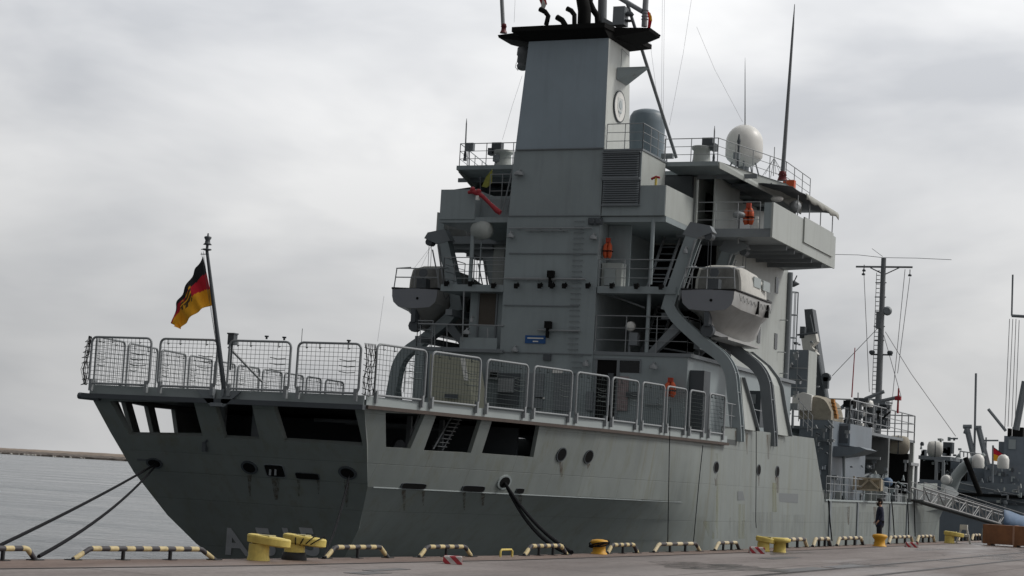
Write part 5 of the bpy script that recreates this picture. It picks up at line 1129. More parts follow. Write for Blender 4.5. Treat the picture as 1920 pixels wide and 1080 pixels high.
def canister(px, py, Y, r, L, lab, m='offwhite', cat='life raft', ax=(1, .25, 0), name='life_raft'):
    q = onY(px, py, Y); a_ = V(ax).normalized(); mb = MB(); mb.lathe(q-a_*L/2, [(r*.5, 0), (r*.9, L*.08), (r, L*.25), (r*1.04, L*.5), (r, L*.75), (r*.9, L*.92), (r*.5, L)], 16, a_)
    o = mb.build(name, m, None, q); tag(o, lab, cat, 'pale life raft canisters and covers')
    mb = MB(); mb.lathe(q-a_*.03, [(r*1.07, 0), (r*1.07, .06)], 16, a_); mb.build('lashing', 'dark', o); return o
canister(1684, 834, 100, .48, 1.2, 'off-white canvas-covered raft under the raised working platform', 'tan')
canister(1753, 842, 152, .62, 1.2, 'round white cover standing on the far ship behind the mast stays', 'offwhite')
canister(1775, 900, 156, .42, .7, 'white ball-shaped raft behind the upright grey frame left of the curved arm', 'white', ax=(.4, 1, 0))
canister(1567, 891, 90, .2, .5, 'small white drum on the low deck just ahead of the sloping bulwark', 'white', 'drum', name='drum')
# timber crate standing on the waist deck
pa, pb = onY(1608, 895, 90.2), onY(1650, 921, 90.2); x0, x1, z0, z1 = pa.x, pb.x, pb.z, pa.z; CR_ = thing('timber_crate', 'pale timber open-frame crate with diagonal braces, standing on the low deck', 'crate', ((x0+x1)/2, 90.6, z0))
for a_, b_, nm in (((x0, z0), (x0, z1), 'upright'), ((x1, z0), (x1, z1), 'upright'), ((x0, z0+.03), (x1, z0+.03), 'bottom_batten'), ((x0, z1-.03), (x1, z1-.03), 'top_batten'), ((x0+.08, z0+.06), ((x0+x1)/2, z1-.06), 'brace'), ((x1-.02, z0+.06), ((x0+x1)/2, z1-.06), 'brace'), ((x0-.18, z0), (x0-.18, z1+.05), 'upright')):
    d = V((b_[0]-a_[0], 0, b_[1]-a_[1])).normalized(); n_ = V((-d.z, 0, d.x))*.045; A, B = V((a_[0], 90.2, a_[1])), V((b_[0], 90.2, b_[1])); mb = MB(); mb.prism([A-n_, B-n_, B+n_, A+n_], (0, .06, 0)); mb.build(nm, 'wood', CR_)
mb = MB(); mb.box((x0+.04, 90.3, z0+.02), (x1-.04, 91.0, z1-.05)); mb.build('load', mat('crate_load', (.36, .31, .23), .8, .3, 4), CR_)
mb = MB(); mb.tube(onU(1583, 908, 7.0), onU(1650, 880, 7.0), .07, 6); mb.build('derrick_boom', 'navy2', SHIP)
# waist rail with its clutter
a_, b_ = onU(1548, 936, 7.98), onU(1700, 939, 7.98)
railing([V((7.98, a_.y, 1.62)), V((7.98, b_.y, 1.62))], 1.0, 3, 1.4, r=.022)
random.seed(3)
for k in range(46):
    y = a_.y+.4+random.random()*(b_.y-a_.y-.8); x = random.uniform(6.4, 7.8); h = random.choice((.35, .5, .7, .9, 1.1)); w_ = random.uniform(.08, .25)
    mb = MB(); kind = k % 5
    if kind == 0: mb.tube((x, y, 1.2), (x, y, 1.5+h), w_*.6, 8); mb.lathe((x, y, 1.5+h), [(w_*.9, -.05), (w_, .05), (w_*.4, .12)], 8); nm, m = 'vent_pipe', 'rail'
    elif kind == 1: mb.box((x-w_, y-w_, 1.2), (x+w_, y+w_, 1.5+h*.8)); nm, m = 'deck_box', 'dark'
    elif kind == 2: mb.tube((x, y, 1.2), (x+.1, y, 1.6+h), .035, 5); mb.box((x-.05, y-.1, 1.4+h), (x+.2, y+.1, 1.6+h)); nm, m = 'valve_post', 'navy2'
    elif kind == 3: mb.box((x-w_, y-.05, 1.4), (x+w_, y+.05, 1.5+h)); nm, m = 'deck_box', 'navylight'
    else: mb.lathe((x, y, 1.3), [(.12, 0), (.16, .1), (.08, .15), (.08, .35), (.16, .4), (.14, .5)], 8); nm, m = 'bollard_post', 'rail'
    mb.build(nm, m, SHIP)
q = onU(1664, 904, 7.2); mb = MB(); mb.sphere(q, .3, 10, (1, 1, .85)); tag(mb.build('blue_bundle', 'tarp', None, q), 'blue wrapped bundle beside the dark doorway on the low deck', 'bundle')
# foremast with yard, ladder, lamps and stays
mt, mbm = onY(1657, 484, 124), onY(1649, 750, 124); mbm.x = mt.x
FM = MB(); FM.tube(V((mt.x, 124, 1.5)), V((mt.x, 124, mt.z)), .26, 8, .17); FM = FM.build('foremast', 'mastgrey', SHIP)
ya, yb = onY(1605, 500, 124), onY(1711, 501, 124); mb = MB(); mb.tube(ya, yb, .07, 6); mb.tube(onY(1632, 502, 124), onY(1656, 514, 124), .04, 5); mb.tube(onY(1686, 502, 124), onY(1660, 514, 124), .04, 5); mb.build('yard', 'mastgrey', FM)
for px, py in ((1619, 513), (1706, 515), (1620, 506)):
    q = onY(px, py, 124); mb = MB(); mb.lathe(q, [(.04, -.12), (.12, -.1), (.12, 0), (.03, .05), (.03, .35)], 8); mb.build('signal_lamp', 'dark', FM)
mb = MB()
for k in range(30): q = onY(1652.5-k*.28, 500+k*8.2, 124); mb.box((mt.x-.42, 123.9, q.z-.02), (mt.x-.2, 124, q.z+.02))
mb.tube((mt.x-.42, 123.9, 6), (mt.x-.42, 123.9, mt.z-1), .02, 4); mb.build('rung_ladder', 'mastgrey', FM)
for py, w_ in ((530, .5), (557, .5), (585, .45), (612, .5), (638, .4)): q = onY(1650, py, 124); mb = MB(); mb.tube((mt.x-w_, 124, q.z), (mt.x+.25, 124, q.z), .04, 5); mb.build('step_bracket', 'mastgrey', FM)
q = onY(1656, 600, 124); mb = MB(); mb.box((mt.x-.3, 123.7, q.z-.6), (mt.x+.05, 124.2, q.z+.5)); mb.build('junction_box', 'mastgrey', FM)
q = onY(1661, 583, 124); mb = MB(); mb.lathe(q+V((.1, 0, -.0)), [(.3, -.1), (.32, 0), (.22, .12)], 12, (0, -1, 0)); mb.build('radar_scanner', 'navy2', FM)
q = onY(1652, 665, 124); mb = MB(); mb.tube(q+V((-.7, 0, 0)), q+V((.75, 0, 0)), .06, 6)
for s in (-.62, .6): mb.lathe(q+V((s, 0, .1)), [(.12, -.1), (.2, 0), (.2, .12), (.1, .18)], 8)
mb.build('lamp_crosstree', 'dark', FM)
mb = MB(); mb.poly([onY(1562, 477, 124), onY(1610, 478, 124), onY(1655, 483, 124), onY(1720, 484, 124), onY(1784, 487, 124)], .018, 4); mb.tube(onY(1655, 481, 124), onY(1635, 466, 124), .015, 4); mb.build('wire_antenna', 'mastgrey', FM)
def wire(name, pts, r, m='rope', parent=SHIP):
    mb = MB(); mb.poly(pts, r, 4); return mb.build(name, m, parent)
M['stay'] = mat('stay_wire', (.28, .28, .29), .5, 0)
for P_ in ([(1649, 612), (1560, 705)], [(1660, 622), (1708, 700), (1792, 818)], [(1657, 628), (1690, 745)], [(1620, 515), (1630, 735)], [(1697, 505), (1672, 760)], [(1706, 520), (1683, 700)]):
    wire('mast_stay', [onY(a_, b_, 124) for a_, b_ in P_], .022, 'stay')
for P_, Y in (([(979, 142), (960, 200), (942, 262)], 71), ([(1242, -10), (1240, 240)], 74), ([(1246, -10), (1243, 250)], 74.5), ([(1297, -5), (1281, 100), (1255, 235)], 74), ([(1306, 50), (1340, 130), (1392, 228)], 75.5), ([(1217, 65), (1232, 180)], 73), ([(966, -5), (964, 42)], 70), ([(720, 555), (708, 640)], 68.8), ([(735, 555), (740, 540)], 68.8), ([(808, 462), (790, 500)], 69.2), ([(808, 462), (775, 505)], 69.2)):
    wire('rigging_wire', [onY(a_, b_, Y) for a_, b_ in P_], .0055, 'stay')

# close-set small gear on the platform and the decks around it
random.seed(21)
def clutter(n, x0, x1, y0, y1, Ya, Yb, ms, names, smin=3, smax=9):
    for k in range(n):
        px, py = random.uniform(x0, x1), random.uniform(y0, y1); Y = random.uniform(Ya, Yb); w_, h_ = random.uniform(smin, smax), random.uniform(smin, smax); q = onY(px, py, Y); sc = Y/3500*1.0; m = random.choice(ms); mb = MB(); t_ = k % 6
        if t_ == 0: mb.box(q+V((-w_*sc/2, 0, -h_*sc/2)), q+V((w_*sc/2, .3, h_*sc/2))); mb.box(q+V((-w_*sc/2-.02, -.02, h_*sc/2)), q+V((w_*sc/2+.02, .32, h_*sc/2+.03)))
        elif t_ == 1: mb.tube(q+V((0, 0, -h_*sc)), q+V((0, 0, h_*sc)), .05, 6); mb.box(q+V((-.1, -.05, h_*sc)), q+V((.12, .1, h_*sc+.14)))
        elif t_ == 2: mb.tube(q+V((-w_*sc, 0, random.uniform(-.2, .2))), q+V((w_*sc, 0, random.uniform(-.2, .2))), .045, 6)
        elif t_ == 3: mb.lathe(q, [(w_*sc*.4, -h_*sc*.4), (w_*sc*.5, -h_*sc*.3), (w_*sc*.5, h_*sc*.3), (w_*sc*.3, h_*sc*.45)], 10)
        elif t_ == 4: mb.poly([q+V((-w_*sc*.5, 0, -h_*sc)), q+V((-w_*sc*.4, 0, h_*sc*.5)), q+V((w_*sc*.2, 0, h_*sc*.8)), q+V((w_*sc*.8, 0, h_*sc*.4))], .04, 6)
        else: mb.prism([q+V((-w_*sc*.6, 0, -h_*sc*.5)), q+V((w_*sc*.6, 0, -h_*sc*.5)), q+V((w_*sc*.1, 0, h_*sc*.6))], (0, .15, 0))
        mb.build(names[t_], m, SHIP)
NM = ('junction_box', 'post_lamp', 'pipe', 'drum_vent', 'goose_neck', 'bracket')
clutter(46, 1583, 1668, 758, 806, 91.5, 99, ('dark', 'navy2', 'rail', 'dark', 'navylight', 'black'), NM)
clutter(30, 1596, 1700, 862, 926, 92, 99, ('dark', 'navy2', 'rail', 'navylight', 'navy'), NM)
clutter(26, 1500, 1600, 790, 900, 85.2, 85.7, ('navy2', 'rail', 'dark', 'bluegrey'), NM, 3, 7)
clutter(14, 1466, 1500, 640, 780, 85.6, 86.2, ('navy2', 'rail', 'dark'), NM, 2, 6)
clutter(16, 1500, 1535, 640, 740, 88.8, 89.3, ('navy2', 'rail', 'dark', 'offwhite'), NM, 2, 6)
clutter(20, 1328, 1378, 690, 790, 75.5, 79, ('navy2', 'rail', 'dark', 'navylight'), NM, 3, 7)
clutter(16, 1398, 1440, 735, 800, 76, 80, ('dark', 'navy2', 'rail'), NM, 3, 7)
mb = MB(); p0, p1 = onY(1396, 732, 76.5), onY(1424, 800, 76.5); mb.box((p0.x, 76.5, p1.z), (p1.x, 77.4, p0.z)); o = mb.build('hose_cabinet', 'dark', SHIP); mb = MB(); c_ = onY(1408, 748, 76.45); mb.box(c_+V((-.2, 0, -.2)), c_+V((.2, .04, .2))); mb.build('window', 'rail', o)
mb = MB(); c_ = onY(1395, 745, 76.4); mb.box(c_+V((-.06, 0, -.35)), c_+V((.05, .06, .3))); mb.build('fire_hose_box', 'red', SHIP)
railing([onU(1396, 765, 8.0), onU(1428, 772, 8.0)], .02, 1, 1.5)
railing([V((8.0, 67.6, 4.1)), V((8.0, 69.2, 4.1))], .9, 2, .8)
# ================================================================== LINES TO THE QUAY
def scr(p): v_ = CAMR.transposed() @ (V(p)-CAMP); return 960+FPX*v_.x/-v_.z, 540-FPX*v_.y/-v_.z
IE = [(b, a) for a, b in EDGE]
def quay_at(px, off=.3, z=0):
    lo, hi = 3.0, 300.0
    for _ in range(50):
        m_ = (lo+hi)/2
        if scr((interp(IE, m_)+off, m_, z))[0] < px: lo = m_
        else: hi = m_
    return V((interp(IE, lo)+off, lo, z))
def cat_line(a_, b_, sag, n=16): return [a_.lerp(b_, i/n)-V((0, 0, sag*4*(i/n)*(1-i/n))) for i in range(n+1)]
def line(a_, b_, sag, r, lab, grp='mooring lines from ship to quay', name='mooring_rope', cat='mooring rope'):
    mb = MB(); mb.poly(cat_line(a_, b_, sag), r, 6); o = mb.build(name, 'rope', None, b_); return tag(o, lab, cat, grp)
h1, _ = hit(292, 870)
e1 = V((8.6, 16, .35)); ex = onY(0, 1022, 26.0)
# left stern line passes the left edge of the picture at about y=1022
line(h1, ex+(ex-h1)*.35+V((0, 0, .1)), .10, .032, 'upper dark mooring rope running from the stern fairlead to the left edge of the picture')
q = quay_at(72, .05); line(h1+V((.05, 0, 0)), q+V((0, 0, .05)), .22, .032, 'lower dark mooring rope from the stern fairlead down to the quay beside the striped rail')
h2, _ = hit(655, 890); B2 = V((12.0, 30.5, .36)); line(h2, onY(606, 1046, 31.3), .25, .026, 'thin dark mooring rope from the right stern fairlead down to the second yellow bollard')
h3, _ = hit(947, 906)
for k, (px, sg) in enumerate(((1062, .35), (1072, .22))): q = quay_at(px, .1); line(h3, q+V((0, 0, .05)), sg, .05, ('left' if k == 0 else 'right')+' strand of the thick double rope from the pale side fairlead to the quay')
for i, (P_, lab) in enumerate((([(1257, 765), (1255, 850), (1252, 1022)], 'thin black line hanging from the life jacket frame down past the hull to the quay'), ([(1318, 835), (1311, 900), (1300, 1020)], 'thin black line hanging down the hull near the end of the flight deck'), ([(1418, 790), (1418, 880), (1417, 975), (1418, 990)], 'thin black line hanging from the forward davit down to the twin yellow bollard'), ([(1553, 938), (1556, 975), (1560, 1014)], 'thin dark line hanging from the low bulwark just past the sloping hull corner'), ([(1672, 940), (1675, 975), (1677, 1008)], 'thin dark line hanging behind the standing man towards the bow'), ([(1702, 935), (1703, 970), (1704, 1006)], 'left one of the two dark lines hanging below the gangway head'), ([(1714, 940), (1715, 975), (1716, 1006)], 'right one of the two dark lines hanging below the gangway head'))):
    pts = [onU(a_, b_, 8.22+.02*i) for a_, b_ in P_]; mb = MB(); mb.poly(pts, .016 if i < 3 else .03, 5); o = mb.build('hanging_line', 'rope', None, pts[-1]); tag(o, lab, 'rope', 'lines hanging down the ship\'s side')
# ================================================================== QUAY FURNITURE
def stripe_mat(name, c1, c2, per, vec, rough=.6):
    m = bpy.data.materials.new(name); m.use_nodes = True; t = m.node_tree; p = t.nodes['Principled BSDF']; p.inputs['Roughness'].default_value = rough
    tcn = nd(t, 'ShaderNodeTexCoord'); dt = nd(t, 'ShaderNodeVectorMath', operation='DOT_PRODUCT'); dt.inputs[1].default_value = vec; t.links.new(tcn.outputs['Object'], dt.inputs[0])
    ml = nd(t, 'ShaderNodeMath', operation='MULTIPLY'); ml.inputs[1].default_value = 1/per; t.links.new(dt.outputs['Value'], ml.inputs[0])
    fr = nd(t, 'ShaderNodeMath', operation='FRACT'); t.links.new(ml.outputs[0], fr.inputs[0]); gt = nd(t, 'ShaderNodeMath', operation='GREATER_THAN'); gt.inputs[1].default_value = .5; t.links.new(fr.outputs[0], gt.inputs[0])
    nz_ = nd(t, 'ShaderNodeTexNoise'); nz_.inputs['Scale'].default_value = 12; nz_.inputs['Detail'].default_value = 5; t.links.new(tcn.outputs['Object'], nz_.inputs[0])
    mr = nd(t, 'ShaderNodeMapRange'); mr.inputs[1].default_value = .3; mr.inputs[2].default_value = .7; mr.inputs[3].default_value = .7; mr.inputs[4].default_value = 1.1; t.links.new(nz_.outputs[0], mr.inputs[0])
    mx_ = nd(t, 'ShaderNodeMix', data_type='RGBA'); mx_.inputs[6].default_value = (*c1, 1); mx_.inputs[7].default_value = (*c2, 1); t.links.new(gt.outputs[0], mx_.inputs[0])
    vm = nd(t, 'ShaderNodeVectorMath', operation='SCALE'); t.links.new(mx_.outputs[2], vm.inputs[0]); t.links.new(mr.outputs[0], vm.inputs['Scale']); t.links.new(vm.outputs[0], p.inputs['Base Color']); return m
M['stripe'] = stripe_mat('black_and_yellow', (.62, .50, .26), (.05, .045, .05), .36, (0, 1, 0)); M['stripef'] = stripe_mat('black_and_yellow_far', (.62, .52, .33), (.06, .05, .05), .8, (0, 1, 0))
M['redwhite'] = stripe_mat('red_and_white', (.60, .55, .53), (.38, .03, .04), .16, (.75, 0, .75))
RL = [(-60, 66), (137, 402), (610, 727), (786, 884), (983, 1062), (1139, 1195), (1226, 1312), (1340, 1386), (1456, 1513), (1524, 1557), (1569, 1618), (1666, 1711), (1719, 1752), (1796, 1816), (1822, 1839)]
desc = ['black and yellow kerb rail cut off by the left edge, left of the sloping rope', 'longest black and yellow kerb rail in front of the water, left of the yellow bollards', 'black and yellow kerb rail just right of the two yellow bollards', 'black and yellow kerb rail behind the nearest red and white block', 'black and yellow kerb rail between the yellow hoop and the double rope', 'black and yellow kerb rail starting right behind the wrapped yellow mooring post', 'black and yellow kerb rail below the two thin hanging lines',
        'short pale kerb rail directly left of the twin yellow bollard', 'kerb rail directly right of the twin yellow bollard', 'short kerb rail below the sloping hull corner', 'kerb rail just left of the orange-yellow mooring post by the man', 'kerb rail just right of the orange-yellow mooring post by the man', 'distant kerb rail left of the far yellow bollard', 'tiny far kerb rail right of the far yellow bollard', 'tiny far kerb rail touching the brown box']
for i, ((x0, x1), lab) in enumerate(zip(RL, desc)):
    p, q = quay_at(x0, .22), quay_at(x1, .22); d = (q-p); L = d.length; d.normalize(); h = .19 if i < 2 else .22 if i < 8 else .27; e = min(.34, L*.14); r = .045 if i < 4 else .05 if i < 8 else .065
    rt = thing('kerb_rail', lab, 'kerb rail', (p.x, p.y, 0), 'black and yellow kerb rails along the quay edge')
    mb = MB(); mb.poly([p+V((0, 0, .01)), p+d*e*.95+V((0, 0, h-.01)), p+d*(e+.05)+V((0, 0, h)), q-d*(e+.05)+V((0, 0, h)), q-d*e*.95+V((0, 0, h-.01)), q+V((0, 0, .01))], r, 8); mb.build('bar', 'stripe' if i < 6 else 'stripef', rt)
    npost = 2 if L > 2.2 else 1
    for k in range(npost):
        c_ = p+d*L*(k+1)/(npost+1) if npost == 2 else p+d*L*.5
        mb = MB(); mb.tube(c_, c_+V((0, 0, h-.03)), r*.75, 8); mb.box(c_+V((-.09, -.09, 0)), c_+V((.09, .09, .015))); mb.build('post', 'rubber', rt)
    for c_ in (p, q): mb = MB(); mb.box(c_+V((-.09, -.12, .004)), c_+V((.09, .12, .02))); mb.build('foot_plate', 'rubber', rt)
RV = V((.912, .41, 0))
def bollard(px, by, s, lab, black=False, wrap=False, twin=False, dirr=1, m='yellow'):
    c_ = onZ(px, by, 0); root = thing('mooring_bollard', lab, 'bollard', (c_.x, c_.y, 0), 'yellow mooring bollards on the quay')
    h = .30*s; R_ = .19*s; D_ = RV*dirr
    mb = MB(); mb.lathe((c_.x, c_.y, 0), [(R_*1.12, 0), (R_*1.08, .03*s), (R_, .08*s), (R_*.97, h)], 20); mb.build('stem', m, root)
    if black: mb = MB(); mb.lathe((c_.x, c_.y, 0), [(R_*1.22, .005), (R_*1.22, .05*s), (R_*1.1, .14*s), (R_*1.02, .145*s)], 20); mb.build('rubber_sleeve', 'rubber', root)
    # head: a long rounded slab overhanging on one side
    mb = MB(); n_ = 28; P2 = D_.cross(V((0, 0, 1))); rows = []
    for z, k in ((h-.02*s, .84), (h+.0*s, .98), (h+.11*s, 1.0), (h+.135*s, .96), (h+.145*s, .80)):
        rows.append([V((c_.x, c_.y, z+.0))+D_*(((.05 if twin else .17)*s)+k*(.30 if twin else .40)*s*cos(2*pi*i/n_))+P2*(k*(.24*s)*sin(2*pi*i/n_))-V((0, 0, .035*s*cos(2*pi*i/n_))) for i in range(n_)])
    for A, B in zip(rows, rows[1:]): mb.add(A+B, [(i, (i+1) % n_, (i+1) % n_+n_, i+n_) for i in range(n_)], True)
    mb.add(rows[-1], [tuple(range(n_))]); mb.add(rows[0], [tuple(range(n_))]); mb.build('head', m, root)
    mb = MB(); mb.box((c_.x-.02, c_.y-.1*s, h+.12*s), (c_.x+.26*s, c_.y+.12*s, h+.165*s)); mb.build('top_plate', mat('worn_plate_'+str(px), (.50, .45, .24), .7, .3, 4), root)
    if twin:
        c2 = c_+V((.42*s, .35*s, 0)); mb = MB(); mb.lathe((c2.x, c2.y, 0), [(R_*1.1, 0), (R_, .06), (R_, h), (R_*1.7, h+.02), (R_*1.8, h+.12*s), (R_*1.2, h+.15*s)], 20); mb.build('second_stem', m, root)
    if wrap:
        for k in range(4):
            mb = MB(); ang = .9+k*.13; pts = []
            cc = V((c_.x, c_.y, h+.06*s))+D_*(.13*s+(.12*k-.1)*s)
            for t_ in range(24): a2 = 2*pi*t_/24; pts.append(cc+P2*(.262*s*cos(a2))+V((0, 0, .098*s*sin(a2)))+D_*(.05*k*sin(a2)))
            mb.poly(pts, .012, 5, closed=True); mb.build('rope_turn', 'rope', root)
    return root
bollard(484, 1051, 1.0, 'nearest yellow mooring bollard, bare, partly hiding the hull number')
bollard(551, 1050, 1.02, 'yellow mooring bollard with black ropes wrapped round its head and a black foot', True, True)
bollard(1431, 1034, .95, 'twin-headed yellow mooring bollard behind the middle red and white block', twin=True)
bollard(1780, 1018.5, 1.1, 'farthest yellow mooring bollard, dirty, left of the brown box', m='yellow')
def post(px, by, s, lab, wrap=False):
    c_ = onZ(px, by, 0); root = thing('mooring_post', lab, 'mooring post', (c_.x, c_.y, 0), 'round deep-yellow mooring posts')
    mb = MB(); mb.lathe((c_.x, c_.y, 0), [(.22*s, 0), (.21*s, .03), (.17*s, .06), (.16*s, .2*s), (.22*s, .27*s), (.24*s, .31*s), (.2*s, .36*s), (.08*s, .38*s)], 20); mb.build('drum', 'yellow2', root)
    if wrap:
        for k in range(3):
            mb = MB(); pts = [V((c_.x, c_.y, .28*s))+V((.26*s*cos(t_), .26*s*sin(t_), .08*s*sin(t_+k)-.02*k)) for t_ in [2*pi*j/20 for j in range(20)]]; mb.poly(pts, .018, 5, closed=True); mb.build('rope_turn', 'rope', root)
    return root
post(1123, 1039, .95, 'wrapped deep-yellow mooring post standing where the double rope reaches the quay', True)
post(1649, 1024.5, 1.2, 'orange-yellow mooring post in front of the standing man')
# yellow hoop
p, q = quay_at(938, .35), quay_at(960, .35); mb = MB(); mb.poly([p, p+V((0, 0, .12)), p.lerp(q, .1)+V((0, 0, .16)), p.lerp(q, .9)+V((0, 0, .16)), q+V((0, 0, .12)), q], .025, 8)
tag(mb.build('yellow_hoop', 'yellow', None, p), 'small plain yellow steel hoop on the quay edge, between two striped rails', 'hoop')
# red and white blocks
for px, py, s, lab in ((848, 1058, 1.0, 'nearest red and white striped block lying on the quay'), (1420, 1038, 1.15, 'middle red and white striped block in front of the twin yellow bollard'), (1710, 1026.5, 1.2, 'farthest red and white striped block, small, left of the far bollard')):
    c_ = onZ(px, py, 0); mb = MB(); a_ = .19*s; d_ = RV; P2 = V((-RV.y, RV.x, 0)); pts = []
    for z, k, sh in ((0, 1.0, 0), (.13*s, .95, .0), (.155*s, .86, .0)): pts.append([c_+d_*(a_*k*i)+P2*(.14*s*k*j+.1)+V((0, 0, z+.004)) for i, j in ((-1, -1), (1, -1), (1, 1), (-1, 1))])
    for A, B in zip(pts, pts[1:]): mb.add(A+B, [(i, (i+1) % 4, (i+1) % 4+4, i+4) for i in range(4)])
    mb.add(pts[-1], [(0, 1, 2, 3)]); tag(mb.build('striped_block', 'redwhite', None, (c_.x, c_.y, 0)), lab, 'block', 'red and white striped blocks on the quay')
# brown plywood box with a pale strap
c_ = onZ(1842, 1022, 0); x0, y0 = c_.x, c_.y; zt = onY(1850, 983, y0).z
BXT = thing('shipping_box', 'long brown plywood box with a pale strap on the quay at the right edge', 'box', (x0+1.5, y0+.6, 0))
mb = MB(); mb.box((x0, y0, .08), (x0+4.2, y0+1.2, zt)); mb.build('box_body', 'cratewood', BXT)
for k in (.2, 1.3, 2.4, 3.6): mb = MB(); mb.box((x0+k, y0, 0), (x0+k+.14, y0+1.2, .08)); mb.build('skid', 'cratewood', BXT)
xs = onY(1900, 1000, y0).x; mb = MB(); mb.box((xs-.03, y0-.012, .08), (xs+.05, y0, zt+.01)); mb.box((xs-.03, y0-.012, zt), (xs+.05, y0+1.2, zt+.012)); mb.build('strap', mat('pale_strap', (.42, .24, .16), .6, .1, 3), BXT)
mb = MB(); mb.box((x0-.06, y0+.1, .1), (x0, y0+.7, zt-.2)); mb.build('end_label', 'bwhite', BXT)
# gangway from the waist down to the quay
ga, gb = onU(1706, 938, 8.0), onZ(1905, 996, .25); ga.z = max(ga.z, 1.62)
GW = thing('gangway', 'grey aluminium lattice gangway sloping from the ship down to the quay', 'gangway', (gb.x, gb.y, 0)); d = (gb-ga); L = d.length; d.normalize(); sx = d.cross(V((0, 0, 1))).normalized()*.7
if sx.x < 0: sx = -sx
nb = 16
for s in (0, 1.1):
    o_ = sx*s
    for z, r, nm in ((0, .05, 'lower_chord'), (.7, .05, 'upper_chord'), (1.0, .018, 'handrail')): mb = MB(); mb.tube(ga+o_+V((0, 0, z)), gb+o_+V((0, 0, z)), r, 6); mb.build(nm, 'alu', GW)
    mb = MB()
    for k in range(nb):
        a_, b_ = ga.lerp(gb, k/nb)+o_, ga.lerp(gb, (k+1)/nb)+o_; mb.tube(a_, a_+V((0, 0, .7)), .028, 5); 
        if k % 2: mb.tube(a_, b_+V((0, 0, .7)), .028, 5)
        else: mb.tube(a_+V((0, 0, .7)), b_, .028, 5)
        if k % 3 == 0: mb.tube(a_+V((0, 0, .7)), a_+V((0, 0, 1.0)), .015, 5)
    mb.build('lattice', 'alu', GW)
mb = MB(); mb.prism([ga+V((0, 0, .04)), gb+V((0, 0, .04)), gb+sx*1.1+V((0, 0, .04)), ga+sx*1.1+V((0, 0, .04))], (0, 0, .03)); mb.build('walkway', 'alu', GW)
q = quay_at(1800, 1.0)
ta, tb = ga.lerp(gb, .72), gb.lerp(gb+(gb-ga), .3); mb = MB(); n_ = 10; vs = []
for i in range(n_+1):
    p_ = ta.lerp(tb, i/n_)+sx*1.3; zz = .03*sin(i*1.7)
    for z in (-.02, .4, .85+zz): vs.append(p_+V((0, 0, z))+sx*(.02*sin(i*2.3+z*4)))
mb.add(vs, [(i*3+k, i*3+3+k, i*3+4+k, i*3+1+k) for i in range(n_) for k in range(2)], True); o = mb.build('tarpaulin', 'tarp', None, ta); tag(o, 'blue tarpaulin hung along the lower end of the gangway', 'tarpaulin'); md = o.modifiers.new('t', 'SOLIDIFY'); md.thickness = .015
# small trestle of white metal by the far bollard
q = quay_at(1806, 1.2); mb = MB()
for s in (-.3, .3): mb.tube(q+V((s, 0, 0)), q+V((s*.3, .1, .75)), .05, 6)
mb.box(q+V((-.25, -.05, .3)), q+V((.25, .08, .4))); mb.box(q+V((-.16, -.06, .6)), q+V((.16, .12, .82))); tag(mb.build('trestle', 'offwhite', None, q), 'small pale A-shaped trestle on the quay between the far bollard and brown box', 'trestle')
# beige locker box standing on the flight deck behind the nets
mb = MB(); P_ = [onY(a_, b_, 66.5) for a_, b_ in ((807, 664), (873, 672), (895, 752), (805, 752))]; 
for p_ in P_[2:]: p_.z = 3.66
mb.prism(P_, (0, 1.4, 0)); o = mb.build('deck_container', 'beige', None, (P_[3].x, 66.5, 3.66)); tag(o, 'beige box container with a slanting right side, standing on the flight deck behind the nets', 'container')
mb = MB(); mb.prism([P_[1]+V((-.02, -.02, 0)), P_[1]+V((-.22, -.02, 0)), P_[1].lerp(P_[2], .33)+V((-.2, -.02, 0)), P_[1].lerp(P_[2], .33)+V((-.02, -.02, 0))], (0, .02, 0)); mb.build('white_stripe', 'white', o)
mb = MB(); q = onY(845, 742, 66.4); mb.box(q+V((-.25, -.05, -.1)), q+V((.3, .05, .06))); mb.build('latch', 'dark', o)
# ================================================================== THE MAN ON THE QUAY
q = quay_at(1648, .25); mx_, my_ = q.x, q.y
MAN = thing('person', 'bearded man in a dark cap and dark navy coat standing in profile on the quay', 'person', (mx_, my_, 0))
FW = V((-.912, -.41, 0)); SD = V((-.41, .912, 0))     # facing the left of the picture
def skin(name, pts, edges, rad, m, root, sub=2, loc=None):
    me = bpy.data.meshes.new(name); me.from_pydata([tuple(FW*a_+SD*b_+V((0, 0, c_))) for a_, b_, c_ in pts], edges, []); me.materials.append(M[m] if isinstance(m, str) else m); o = obj(name, me, MAN)
    md = o.modifiers.new('skin', 'SKIN'); md.use_smooth_shade = True
    lay = me.skin_vertices[0] if me.skin_vertices else None
    if lay is None: o.data.attributes; 
    for i, r in enumerate(rad): o.data.skin_vertices[0].data[i].radius = r if isinstance(r, tuple) else (r, r)
    for i in range(len(rad)): o.data.skin_vertices[0].data[i].use_root = i == 0
    s_ = o.modifiers.new('sub', 'SUBSURF'); s_.levels = sub; s_.render_levels = sub; return o
H_ = 1.70
bp = [(0, 0, .92), (0, 0, 1.15), (0, 0, 1.38), (.0, 0, 1.46), (.02, 0, 1.52), (.03, 0, 1.60), (.03, 0, 1.68),
      (0, .17, 1.38), (-.03, .22, 1.12), (.10, .23, .90), (.15, .23, .83), (0, -.17, 1.38), (-.03, -.22, 1.12), (.10, -.22, .90), (.15, -.22, .83),
      (0, .09, .88), (.02, .10, .48), (-.02, .10, .09), (.14, .11, .04), (0, -.09, .88), (.0, -.10, .48), (-.04, -.10, .09), (.12, -.11, .04)]
